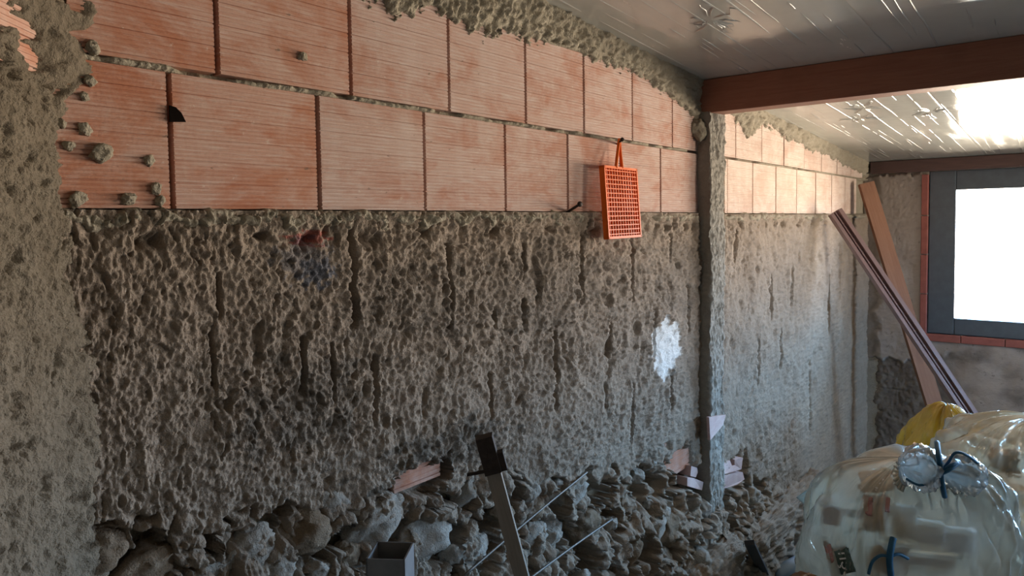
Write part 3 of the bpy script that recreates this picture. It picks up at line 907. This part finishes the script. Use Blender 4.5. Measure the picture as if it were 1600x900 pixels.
# ------------------------------------------------------------------ roof beam
zb_ = wl(1090, 178).z
A0 = wl(1090, 178); B0 = hit(1600, 121, 2, zb_)
dirb = (B0 - A0).normalized()
zt_ = zc(A0.y) - 0.002
L = (XR - A0.x) / dirb.x
bm_root = link('roof_beam', box_me('roof_beam', (-0.05, 0, zb_ - zt_), (L, 0.095, 0.0), 0.003), M['beam'])
bm_root.location = (A0.x, A0.y, zt_); bm_root.rotation_euler = (0, 0, math.atan2(dirb.y, dirb.x))
tag(bm_root, 'reddish brown timber beam crossing the room under the grey roof sheets', 'beam')

# ------------------------------------------------------------------ leaning timbers by the window
def bar_between(name, a, b, section, mat, side_hint, parent=None):
    """extrude a 2D section (list of (s, t)) from a to b; s runs along side_hint; origin at a"""
    a, b = Vector(a), Vector(b)
    n = (b - a); L = n.length; n.normalize()
    s = (Vector(side_hint) - n * Vector(side_hint).dot(n)).normalized(); t = n.cross(s)
    k = len(section)
    v = [(p, q, 0) for p, q in section] + [(p, q, L) for p, q in section]
    f = [(i, (i + 1) % k, k + (i + 1) % k, k + i) for i in range(k)] + [tuple(range(k - 1, -1, -1)), tuple(range(k, 2 * k))]
    bm = bmesh.new(); vs = [bm.verts.new(c) for c in v]
    for q in f: bm.faces.new([vs[i] for i in q])
    bmesh.ops.recalc_face_normals(bm, faces=bm.faces[:])
    o = link(name, bmesh_to(name, bm), mat, parent)
    mt = Matrix.Identity(4)
    for i in range(3):
        mt[i][0], mt[i][1], mt[i][2], mt[i][3] = s[i], t[i], n[i], a[i]
    o.matrix_world = mt
    return o
def rect(w, h): return [(-w / 2, -h / 2), (w / 2, -h / 2), (w / 2, h / 2), (-w / 2, h / 2)]
# mauve grooved profile: leans on the long wall
top = wl(1304, 331, 0.075)
bot = hit(1304 + 205 * 1.55, 331 + 308 * 1.55, 2, 0.03)
W = 0.074
pf = [(-W / 2, 0.022), (W / 2, 0.022), (W / 2, -0.026), (0.014, -0.026), (0.014, 0.004), (-0.002, 0.004), (-0.002, -0.018), (-0.008, -0.018), (-0.008, 0.004), (-0.018, 0.004), (-0.018, -0.02), (-W / 2, -0.02)]
pfo = bar_between('grooved_profile', bot, top, pf, M['profile'], CR)
tag(pfo, 'mauve grooved profile bar leaning across onto the pale blocks of the long wall', 'profile bar')
print('profile', top, bot, (top - bot).length)
# brown board in the corner
top2 = wf(1353, 286, 0.42); bot2 = wf(1352 + 118 * 1.5, 286 + 345 * 1.5, 0.35)
bot2 = hit(1480, 700, 1, YF - 0.42)
k = (0.01 - top2.z) / (bot2.z - top2.z)
bot2 = top2 + (bot2 - top2) * k
bdo = bar_between('wooden_board', bot2, top2, rect(0.10, 0.028), M['board'], CR)
tag(bdo, 'brown wooden board leaning in the corner behind the mauve profile', 'board')
print('board', top2, bot2)

# ------------------------------------------------------------------ orange paint grid on its nail
def paint_grid():
    c_tl, c_tr, c_br, c_bl = wl(942, 259, 0.05), wl(995, 263, 0.035), wl(1001, 371, 0.05), wl(951, 373, 0.075)
    root = empty('paint_grid', wl(965, 222, 0.03))
    ex = ((c_tr - c_tl) + (c_br - c_bl)) / 2; ez = ((c_bl - c_tl) + (c_br - c_tr)) / 2
    w, h = ex.length, ez.length
    ex.normalize(); n = ex.cross(-ez).normalized(); ez = (-ez).normalized()
    o = (c_tl + c_tr + c_br + c_bl) / 4
    th = 0.016
    def bar(bm, u0, u1, v0, v1, d0, d1):
        r = bmesh.ops.create_cube(bm, size=1)
        for q in r['verts']:
            u = u0 + (q.co.x + .5) * (u1 - u0); v_ = v0 + (q.co.y + .5) * (v1 - v0); d = d0 + (q.co.z + .5) * (d1 - d0)
            q.co = o + ex * u + ez * v_ + n * d - root.location
    bm = bmesh.new(); b = 0.008
    bar(bm, -w / 2, -w / 2 + b, -h / 2, h / 2, -th, 0.003); bar(bm, w / 2 - b, w / 2, -h / 2, h / 2, -th, 0.003)
    bar(bm, -w / 2, w / 2, -h / 2, -h / 2 + b, -th, 0.003); bar(bm, -w / 2, w / 2, h / 2 - b, h / 2, -th, 0.003)
    link('rim', bmesh_to('rim', bm), M['orange'], root)
    bm = bmesh.new()
    for i in range(1, 16):
        v_ = -h / 2 + h * i / 16
        bar(bm, -w / 2, w / 2, v_ - 0.0016, v_ + 0.0016, -0.005, 0.0015)
    link('cross_bars', bmesh_to('cross_bars', bm), M['orange'], root)
    bm = bmesh.new()
    for i in range(1, 13):
        u = -w / 2 + w * i / 13
        bar(bm, u - 0.0015, u + 0.0015, -h / 2, h / 2, -0.005, 0.001)
    link('long_bars', bmesh_to('long_bars', bm), M['orange'], root)
    # hanging hook: two straps that meet over the nail
    nail = wl(967, 219, 0.03)
    s1 = o + ex * (-0.035) + ez * (h / 2 - 0.004); s2 = o + ex * (0.012) + ez * (h / 2 - 0.004)
    for s in (s1, s2):
        pts = [p - root.location for p in smooth_path([s, s * 0.5 + nail * 0.5, nail + Vector((0.002, 0.0, 0.004))], 5)]
        link('hanger_strap', tube_me('hanger_strap', pts, 0.0055, 8), M['orange'], root)
    tag(root, 'orange plastic paint grid hanging from a nail on the blocks', 'paint grid')
paint_grid()
def nail(a, b, r, label):
    o = empty('nail', a)
    d = b - a
    link('shank', tube_me('shank', [(0, 0, 0), d], r, 8), M['iron'], o)
    link('head', tube_me('head', [d * 0.985, d * 1.03], r * 1.9, 10), M['iron'], o)
    tag(o, label, 'nail')
nail(wl(964, 226, -0.01), wl(972, 218, 0.07), 0.0035, 'short iron nail carrying the orange grid')
nail(wl(884, 333, -0.01), wl(906, 319, 0.07), 0.0045, 'rusty iron spike sticking out below the blocks left of the orange grid')

# ------------------------------------------------------------------ things at the foot of the wall
# weathered post with a rusty clamp
ptop = wl(757, 684, 0.16)
pbot = hit(757 + 70 * 1.9, 684 + 216 * 1.9, 2, 0.0)
pbot = Vector((-D + 0.42, ptop.y + 0.16, 0.0))
pxb = proj(pbot)
# slide the foot along the wall so the post runs to the lower edge as in the photograph
best = None
for q in np.linspace(-0.3, 0.6, 181):
    c = Vector((-D + 0.40, ptop.y + q, 0.0))
    mid = None
    for t in np.linspace(0, 1, 60):
        pp = proj(ptop + (c - ptop) * t)
        if pp[1] >= 895: mid = pp[0]; break
    if mid is not None and (best is None or abs(mid - 815) < best[0]): best = (abs(mid - 815), c)
pbot = best[1]
post = empty('leaning_post', pbot)
b1 = bar_between('shaft', (0, 0, 0), ptop - pbot, rect(0.034, 0.028), M['post'], CR)
b1.parent = post
d_ = (ptop - pbot).normalized()
b2 = bar_between('clamp_sleeve', ptop - pbot - d_ * 0.085, ptop - pbot + d_ * 0.004, rect(0.040, 0.038), M['iron'], CR); b2.parent = post
cl = ptop - pbot - d_ * 0.08
b3 = bar_between('clamp_jaw', cl + CR * 0.02, cl + CR * 0.02 + d_ * 0.045, rect(0.03, 0.026), M['iron'], CR); b3.parent = post
link('clamp_rod', tube_me('clamp_rod', [cl + CR * 0.0, cl - CR * 0.062 - Vector((0, 0, 0.012))], 0.004, 8), M['iron'], post)
tag(post, 'weathered grey wooden post with a rusty iron clamp leaning on the rubble', 'post')
# thin rods
def rod(a, b, r, label, mat):
    o = link('iron_rod', tube_me('iron_rod', smooth_path([Vector((0, 0, 0)), (b - a) * 0.5 + Vector((0, 0, 0.004)), b - a], 6), r, 8), mat)
    o.location = a
    tag(o, label, 'rod', 'thin rods in the rubble')
rod(wl(917, 738, 0.02), wl(722, 902, 0.13), 0.0032, 'thin iron rod slanting down behind the post from the render', M['wire'])
rod(wl(957, 811, 0.05), wl(800, 925, 0.15), 0.0034, 'thin iron rod slanting low out of the rubble, right of the post', M['wire'])
# square hollow section standing at the foot
def square_tube():
    c = at(610, 860, 1.34)
    w = 0.073; t = 0.003
    root = empty('square_tube', (c.x, c.y, 0.0), 0)
    h = c.z - 0.0
    ang = math.radians(34)
    bm = bmesh.new()
    def bx(lo, hi):
        r = bmesh.ops.create_cube(bm, size=1)
        for v in r['verts']:
            v.co = Vector([lo[i] + (v.co[i] + .5) * (hi[i] - lo[i]) for i in range(3)])
    for lo, hi in (((-w / 2, -w / 2, 0), (w / 2, -w / 2 + t, h)), ((-w / 2, w / 2 - t, 0), (w / 2, w / 2, h)), ((-w / 2, -w / 2, 0), (-w / 2 + t, w / 2, h)), ((w / 2 - t, -w / 2, 0), (w / 2, w / 2, h))):
        bx(lo, hi)
    o = link('tube_wall', bmesh_to('tube_wall', bm), M['galv'], root)
    o.rotation_euler = (0, 0, ang)
    bm = bmesh.new(); bx((-w / 2 - .002, -w / 2 - .002, 0), (w / 2 + .002, w / 2 + .002, 0.006))
    o = link('foot_plate', bmesh_to('foot_plate', bm), M['galv'], root); o.rotation_euler = (0, 0, ang)
    tag(root, 'open-topped square steel tube standing at the foot of the rubble', 'steel tube')
square_tube()
# black bar and blue pipe at the far foot
a = hit(1199, 906, 2, 0.012); b = wl(1171, 848, 0.19)
bb = bar_between('black_bar', a, b, rect(0.04, 0.02), M['black'], CR)
tag(bb, 'black flat bar leaning on the footing beside the blue pipe', 'bar')
a = hit(1212, 897, 2, 0.034); b = hit(1300, 851, 2, 0.034)
pr_ = link('blue_pipe', None or tube_me('blue_pipe', [(0, 0, 0), (b - a) * 0.5, b - a], 0.033, 20), M['pipe']); pr_.location = a
tag(pr_, 'blue grey plastic pipe lying on the floor beside the bags', 'pipe')

# ------------------------------------------------------------------ bags of rubbish
def mat_film(name, col, col2, transp=0.25, rough=0.18, stain=None):
    t = NT(name)
    w = t.coords((1, 1, 1), False, True)
    c = t.mix(col, col2, t.noise(w, 4.5, 4, 0.55, 0.4, 0.62, 0.6))
    if stain: c = t.mix(c, stain, t.math('MULTIPLY', t.noise(w, 6, 3, 0.5, 0.55, 0.68, 0.8), 0.75))
    t.set(t.p.inputs['Base Color'], c); t.p.inputs['Roughness'].default_value = 0.55; t.p.inputs['Specular IOR Level'].default_value = 0.2
    bp = t.n('ShaderNodeBump'); bp.inputs['Strength'].default_value = 0.35; bp.inputs['Distance'].default_value = 0.012
    nz = t.n('ShaderNodeTexNoise'); nz.inputs['Scale'].default_value = 14; nz.inputs['Detail'].default_value = 3; nz.inputs['Distortion'].default_value = 1.6
    t.t.links.new(w, nz.inputs['Vector']); t.t.links.new(nz.outputs['Fac'], bp.inputs['Height'])
    gl = t.n('ShaderNodeBsdfGlossy'); gl.inputs['Roughness'].default_value = rough; t.t.links.new(bp.outputs[0], gl.inputs['Normal'])
    tl = t.n('ShaderNodeBsdfTranslucent'); t.set(tl.inputs['Color'], c)
    tp = t.n('ShaderNodeBsdfTransparent'); t.set(tp.inputs['Color'], t.mix(c, (1, 1, 1), 0.5))
    m1 = t.n('ShaderNodeMixShader'); m1.inputs[0].default_value = 0.45
    t.t.links.new(t.p.outputs[0], m1.inputs[1]); t.t.links.new(tl.outputs[0], m1.inputs[2])
    m2 = t.n('ShaderNodeMixShader'); m2.inputs[0].default_value = transp
    t.t.links.new(m1.outputs[0], m2.inputs[1]); t.t.links.new(tp.outputs[0], m2.inputs[2])
    fr = t.n('ShaderNodeFresnel'); fr.inputs['IOR'].default_value = 1.5; t.t.links.new(bp.outputs[0], fr.inputs['Normal'])
    m3 = t.n('ShaderNodeMixShader'); t.t.links.new(t.math('ADD', fr.outputs[0], 0.04), m3.inputs[0])
    t.t.links.new(m2.outputs[0], m3.inputs[1]); t.t.links.new(gl.outputs[0], m3.inputs[2])
    t.t.links.new(m3.outputs[0], t.out.inputs['Surface'])
    return t.m
M['film'] = mat_film('cloudy_film', (0.92, 0.88, 0.74), (0.88, 0.83, 0.69), 0.37, 0.12, (0.88, 0.76, 0.52))
M['film2'] = mat_film('amber_film', (0.84, 0.74, 0.58), (0.76, 0.60, 0.40), 0.34, 0.12, (0.82, 0.54, 0.20))
M['film_y'] = mat_film('yellow_film', (0.85, 0.56, 0.06), (0.78, 0.48, 0.06), 0.15, 0.2)
M['film_w'] = mat_film('white_film', (0.72, 0.78, 0.72), (0.6, 0.68, 0.64), 0.2, 0.15)
M['film_o'] = mat_film('orange_film', (0.55, 0.28, 0.08), (0.45, 0.2, 0.07), 0.15, 0.2)
M['film_clear'] = mat_film('clear_film', (0.78, 0.82, 0.80), (0.5, 0.55, 0.55), 0.55, 0.06)
M['pack_b'] = plain('buff_pack', (0.55, 0.48, 0.40), 0.5, 0, 0.4, 0.2)
M['pack_l'] = plain('lilac_pack', (0.82, 0.80, 0.88), 0.5, 0, 0.4, 0.1)
M['pack_w'] = plain('white_pack', (0.90, 0.90, 0.88), 0.5, 0, 0.4, 0.1)
M['pack_g'] = plain('green_print', (0.10, 0.16, 0.13), 0.5)
M['pack_r'] = plain('red_print', (0.50, 0.26, 0.23), 0.5)
M['pack_o'] = plain('orange_peel', (0.85, 0.45, 0.12), 0.6)
M['pack_k'] = plain('dark_scrap', (0.16, 0.19, 0.26), 0.6)

def bag_me(name, w, d, h, seed, sq=0.62, neck=None, flat=0.0, pinch=None, lean=0.0, fold=0.018, taper=0.15):
    """closed crumpled bag, base at z = 0"""
    nu, nv = 150, 100
    P = np.zeros((nu + 1, nv + 1, 3))
    th = np.linspace(0, 2 * np.pi, nu + 1); ph = np.linspace(-np.pi / 2, np.pi / 2, nv + 1)
    T, Q = np.meshgrid(th, ph, indexing='ij')
    def pw(a, e): return np.sign(a) * np.abs(a) ** e
    X = pw(np.cos(T), sq) * pw(np.cos(Q), sq); Yv = pw(np.sin(T), sq) * pw(np.cos(Q), sq); Zv = pw(np.sin(Q), 0.7)
    up = np.clip(Zv, 0, 1)
    tp = 1 - taper * up ** 1.5
    X = X * tp; Yv = Yv * tp
    R3 = np.stack([X, Yv, Zv], -1)
    # folds from a 3D-ish noise of the direction, seam-free
    ct, st_ = np.cos(T), np.sin(T)
    k = 1.7
    a1 = ridged(ct * 2.1 * k + Zv * 1.3 + seed, st_ * 2.1 * k - Zv * 0.9, 4, seed) - 0.7
    a2 = fbm(ct * 1.1 + 3 + Zv * 0.8, st_ * 1.1 + Zv * 1.1 + seed, 3, seed + 3)
    a3 = ridged(ct * 5 + Zv * 4, st_ * 5 + Zv * 2.5 + seed, 2, seed + 9) - 0.6
    disp = a1 * fold + a2 * fold * 2.6 + a3 * fold * 0.35
    pole = np.cos(Q) ** 0.5
    N = R3 / np.maximum(1e-6, np.linalg.norm(R3, axis=-1, keepdims=True))
    P[..., 0] = X * w / 2; P[..., 1] = Yv * d / 2; P[..., 2] = (Zv + 1) * h / 2
    P += N * (disp * pole)[..., None]
    P[..., 2] -= lean * np.maximum(0, -P[..., 0]) * (P[..., 2] / h)
    P[..., 2] = np.maximum(P[..., 2], 0.0)
    P[-1] = P[0]
    return grid_me(name, P)
def bag_at(px, py, zd): return at(px, py, zd)

def bag(name, base, dims, rz, seed, mat, label, tilt=(0, 0), **kw):
    root = empty(name, base, rz)
    root.rotation_euler = (tilt[0], tilt[1], rz)
    link('film', bag_me('film', dims[0], dims[1], dims[2], seed, **kw), mat, root)
    tag(root, label, 'bag', 'rubbish bags beside the window wall')
    return root
def pack(parent, loc, dims, mat, rot=(0, 0, 0), name='packaging'):
    o = link(name, box_me(name, [-a / 2 for a in dims], [a / 2 for a in dims], min(dims) * 0.25, 3), mat, parent)
    o.location = loc; o.rotation_euler = rot
    return o
# front bag
from mathutils.bvhtree import BVHTree
c = at(1412, 800, 2.45); ztop = at(1400, 712, 2.45).z
b1 = bag('rubbish_bag', (c.x, c.y, 0.0), (0.585, 0.44, ztop), YAW, 5, M['film'], 'cloudy cream translucent rubbish bag in front, tied with blue cord', sq=0.36, fold=0.015, taper=0.03, lean=0.34)
# bags behind and to the right
c3 = at(1650, 840, 2.95); t3 = at(1640, 862, 2.95).z
b3 = bag('rubbish_bag', (c3.x, c3.y, 0), (0.72, 0.46, t3 - 0.03), YAW, 23, M['film_w'], 'pale greenish translucent bag at the lower right corner under the amber bag', sq=0.6, fold=0.02)
c2 = at(1622, 740, 2.98); zb2 = at(1600, 858, 2.98).z; zt2 = at(1580, 652, 2.98).z
b2 = bag('rubbish_bag', (c2.x, c2.y, zb2), (0.86, 0.5, zt2 - zb2), YAW, 41, M['film2'], 'amber stained translucent rubbish bag lying on top at the right', sq=0.7, fold=0.022, taper=0.25)
c4 = at(1478, 700, 3.5); t4 = at(1485, 632, 3.5).z
bag('rubbish_bag', (c4.x, c4.y, 0), (0.40, 0.36, t4), YAW, 61, M['film_y'], 'yellow bag standing behind the two big translucent bags', sq=0.8, fold=0.022, taper=0.55)
c5 = at(1345, 800, 2.95); t5 = at(1300, 745, 2.95).z
b5 = bag('rubbish_bag', (c5.x, c5.y, 0), (0.36, 0.3, t5), YAW, 81, M['film_w'], 'white bag whose corner shows left of the front cream bag', sq=0.6, fold=0.02, taper=0.3)
c6 = at(1262, 905, 2.14); t6 = at(1262, 898, 2.14).z
bag('rubbish_bag', (c6.x, c6.y, 0), (0.17, 0.17, t6), YAW, 91, M['film_o'], 'small orange brown bag at the lower edge left of the front bag', sq=0.8, fold=0.010)
bpy.context.view_layer.update()
def flap(root, pix, zd):
    (ax, ay), (bx_, by), (cx_, cy_) = pix
    n = 10; P = np.zeros((n, n, 3)); inv = root.matrix_world.inverted()
    for i in range(n):
        for j in range(n):
            s_, t_ = i / (n - 1), j / (n - 1)
            px = (ax * (1 - s_) + cx_ * s_) * (1 - t_) + bx_ * t_; py = (ay * (1 - s_) + cy_ * s_) * (1 - t_) + by * t_
            P[i, j] = inv @ at(px, py, zd + 0.015 * math.sin(s_ * 7) * (1 - t_))
    me = grid_me('loose_flap', P)
    o = link('loose_flap', me, M['film_w'], root)
    so = o.modifiers.new('thickness', 'SOLIDIFY'); so.thickness = 0.002
flap(b5, [(1300, 736), (1244, 777), (1276, 806)], 2.86)
def film_tree(root):
    me = root.children[0].data; mw = root.matrix_world
    return BVHTree.FromPolygons([mw @ v.co for v in me.vertices], [tuple(p.vertices) for p in me.polygons])
T1, T2 = film_tree(b1), film_tree(b2)
def on_film(tree, px, py):
    d = ray(px, py); L_ = d.length
    h_ = tree.ray_cast(CAM, d / L_)
    return h_[0], h_[1], (h_[3] / L_ if h_[3] else None)
def packet(root, tree, name, pts, mat, inset=0.010, n=9, thick=0.012):
    """a packet pressed against the inside of the film: four pixel corners give its outline, the film its place"""
    (ax, ay), (bx_, by), (cx_, cy_), (dx_, dy_) = pts
    P = np.zeros((n, n, 3)); ok = True
    for i in range(n):
        for j in range(n):
            s_, t_ = i / (n - 1), j / (n - 1)
            px = (ax * (1 - s_) + bx_ * s_) * (1 - t_) + (dx_ * (1 - s_) + cx_ * s_) * t_
            py = (ay * (1 - s_) + by * s_) * (1 - t_) + (dy_ * (1 - s_) + cy_ * s_) * t_
            q, nn, _d = on_film(tree, px, py)
            if q is None: return None
            if nn.dot(ray(px, py)) > 0: nn = -nn
            e = 4 * max(abs(s_ - .5), abs(t_ - .5)) ** 3
            P[i, j] = q - nn * (inset + thick * e)
    inv = root.matrix_world.inverted()
    P = np.array([[inv @ Vector(P[i, j]) for j in range(n)] for i in range(n)])
    back = P.copy()
    me = grid_me(name, P)
    bm = bmesh.new(); bm.from_mesh(me)
    r = bmesh.ops.extrude_face_region(bm, geom=bm.faces[:])
    cen = sum((v.co for v in bm.verts), Vector()) / len(bm.verts)
    inn = Vector((0, 0.03, 0))
    for v in r['geom']:
        if isinstance(v, bmesh.types.BMVert): v.co += inn
    bmesh.ops.recalc_face_normals(bm, faces=bm.faces[:])
    return link(name, bmesh_to(name, bm, True), mat, root)
def quad(x0, y0, x1, y1, sk=0): return [(x0, y0), (x1, y0 + sk), (x1 - sk, y1 + sk), (x0 - sk, y1)]
packet(b1, T1, 'packet', quad(1358, 776, 1392, 828, 2), M['pack_b'], 0.0045)
packet(b1, T1, 'red_stripe', quad(1357, 777, 1364, 806, 1), M['pack_r'], -0.0012, 9, 0.002)
packet(b1, T1, 'red_stripe', quad(1384, 777, 1391, 800, 1), M['pack_r'], -0.0012, 9, 0.002)
packet(b1, T1, 'packet', [(1304, 862), (1326, 856), (1338, 893), (1314, 898)], M['pack_g'], -0.003, 9, 0.002)
packet(b1, T1, 'red_stripe', [(1292, 852), (1298, 850), (1304, 878), (1299, 880)], M['pack_r'], -0.0012, 9, 0.002)
packet(b1, T1, 'packet', quad(1292, 792, 1316, 818, 4), M['pack_k'], 0.003)
packet(b1, T1, 'packet', quad(1345, 738, 1392, 770, -6), M['pack_w'], 0.0045)
packet(b1, T1, 'packet', quad(1440, 815, 1480, 850, 5), M['pack_l'], 0.0045)
packet(b1, T1, 'packet', quad(1485, 828, 1530, 865, 3), M['pack_l'], 0.0045)
packet(b1, T1, 'packet', quad(1405, 790, 1436, 840, 4), M['pack_w'], 0.0045)
packet(b1, T1, 'packet', quad(1372, 852, 1425, 897, 3), M['pack_o'], 0.0045)
packet(b1, T1, 'packet', quad(1425, 868, 1500, 884, 8), M['pack_o'], 0.0045)
packet(b2, T2, 'packet', quad(1545, 785, 1592, 820, 3), M['pack_l'], 0.014)
packet(b2, T2, 'packet', quad(1560, 700, 1597, 735, 3), M['pack_w'], 0.014)
packet(b2, T2, 'packet', quad(1560, 752, 1598, 775, 3), M['pack_k'], 0.016)
# faint script printed on the green packet
tx = bpy.data.curves.new('print', 'FONT'); tx.body = 'nşu'; tx.size = 0.055; tx.extrude = 0.0004
to = bpy.data.objects.new('print', tx); COL.objects.link(to)
bpy.context.view_layer.update()
tm = bpy.data.meshes.new_from_object(to); bpy.data.objects.remove(to)
q, nn, _ = on_film(T1, 1309, 862)
if q is not None:
    if nn.dot(ray(1309, 862)) > 0: nn = -nn
    xax = (at(1322, 898, 2.2) - at(1309, 862, 2.2)).normalized(); xax = (xax - nn * xax.dot(nn)).normalized(); yax = nn.cross(xax)
    o = link('print', tm, M['pack_w'])
    mt = Matrix.Identity(4)
    for i in range(3):
        mt[i][0], mt[i][1], mt[i][2], mt[i][3] = xax[i], yax[i], nn[i], (q + nn * 0.0042)[i]
    o.parent = b1; o.matrix_parent_inverse = b1.matrix_world.inverted(); o.matrix_basis = mt

def lobe_me(name, L, r, seed):
    """crumpled clear tail of a tied bag, from the knot at the origin out along +x"""
    nu, nv = 40, 26
    P = np.zeros((nu + 1, nv + 1, 3))
    th = np.linspace(0, 2 * np.pi, nu + 1); s = np.linspace(0, 1, nv + 1)
    T, S = np.meshgrid(th, s, indexing='ij')
    R = r * (np.sin(np.pi * np.clip(S, 0, 1) ** 0.75) ** 0.6) * (0.6 + 0.4 * S)
    ct, st_ = np.cos(T), np.sin(T)
    R = R * (1 + 0.34 * (ridged(ct * 2 + S * 2 + seed, st_ * 2 + S, 3, seed) - 0.7))
    P[..., 0] = S * L; P[..., 1] = ct * R; P[..., 2] = st_ * R
    P[-1] = P[0]
    return grid_me(name, P, smooth=False)
def orient(o, dirv):
    o.rotation_euler = Vector(dirv).to_track_quat('X', 'Z').to_euler()
# blue tie with clear tails, on the front bag
def add_local(root, name, me, mat, loc, dirv=None):
    o = link(name, me, mat)
    o.location = loc
    if dirv is not None: orient(o, dirv)
    o.parent = root; o.matrix_parent_inverse = root.matrix_world.inverted()
    return o
def lift(px, py, up_):
    q, nn, dd = on_film(T1, px, py)
    if dd is None: dd = 2.36
    return at(px, py, dd - up_)
kn = lift(1468, 738, 0.05)
zk = (kn - CAM).dot(CF)
e1 = at(1407, 728, zk - 0.01); e2 = at(1541, 744, zk + 0.0)
add_local(b1, 'clear_tail', lobe_me('clear_tail', (e1 - kn).length, 0.082, 3), M['film_clear'], kn, e1 - kn)
add_local(b1, 'clear_tail', lobe_me('clear_tail', (e2 - kn).length, 0.074, 9), M['film_clear'], kn, e2 - kn)
def cord(root, pix, zd, r=0.0075):
    pts = smooth_path([at(a, b, zd + c) for a, b, c in pix], 5)
    o0 = pts[0].copy()
    add_local(root, 'blue_cord', tube_me('blue_cord', [p - o0 for p in pts], r, 8), M['cord'], o0)
cord(b1, [(1464, 691, 0.0), (1467, 715, -0.06), (1470, 737, -0.04), (1473, 760, -0.05), (1476, 776, -0.03)], zk, 0.008)
cord(b1, [(1470, 738, -0.04), (1482, 722, -0.05), (1494, 707, -0.06), (1515, 714, -0.06), (1537, 733, -0.02)], zk, 0.0045)
cord(b1, [(1470, 738, -0.05), (1486, 727, -0.07), (1497, 724, -0.06), (1484, 734, -0.075), (1470, 741, -0.05)], zk, 0.0055)
cord(b1, [(1470, 738, -0.03), (1455, 752, -0.06), (1436, 758, -0.06), (1416, 748, -0.03)], zk, 0.004)
# gathered pleats where the neck is pulled together
for k in range(9):
    a = math.radians(115 + k * 17)
    pp = []
    for r_ in (6, 16, 27):
        px, py = 1416 + math.cos(a) * r_ * 0.75, 742 - math.sin(a) * r_
        q, nn, dd = on_film(T1, px, py)
        if q is None: break
        if nn.dot(ray(px, py)) > 0: nn = -nn
        pp.append(q + nn * (0.006 if r_ < 25 else -0.002))
    if len(pp) == 3:
        o0 = pp[0].copy()
        add_local(b1, 'neck_pleat', tube_me('neck_pleat', [p_ - o0 for p_ in smooth_path(pp, 4)], 0.006, 7), M['film'], o0)
# tie low on the front bag
zl = on_film(T1, 1392, 870)[2] or 2.2
cord(b1, [(1396, 840, 0.0), (1392, 858, -0.012), (1390, 878, -0.012), (1393, 905, 0)], zl, 0.010)
cord(b1, [(1390, 870, -0.012), (1376, 868, -0.01), (1363, 878, -0.005), (1357, 897, 0.0)], zl, 0.005)
cord(b1, [(1390, 870, -0.012), (1404, 866, -0.01), (1419, 873, 0.0)], zl, 0.005)
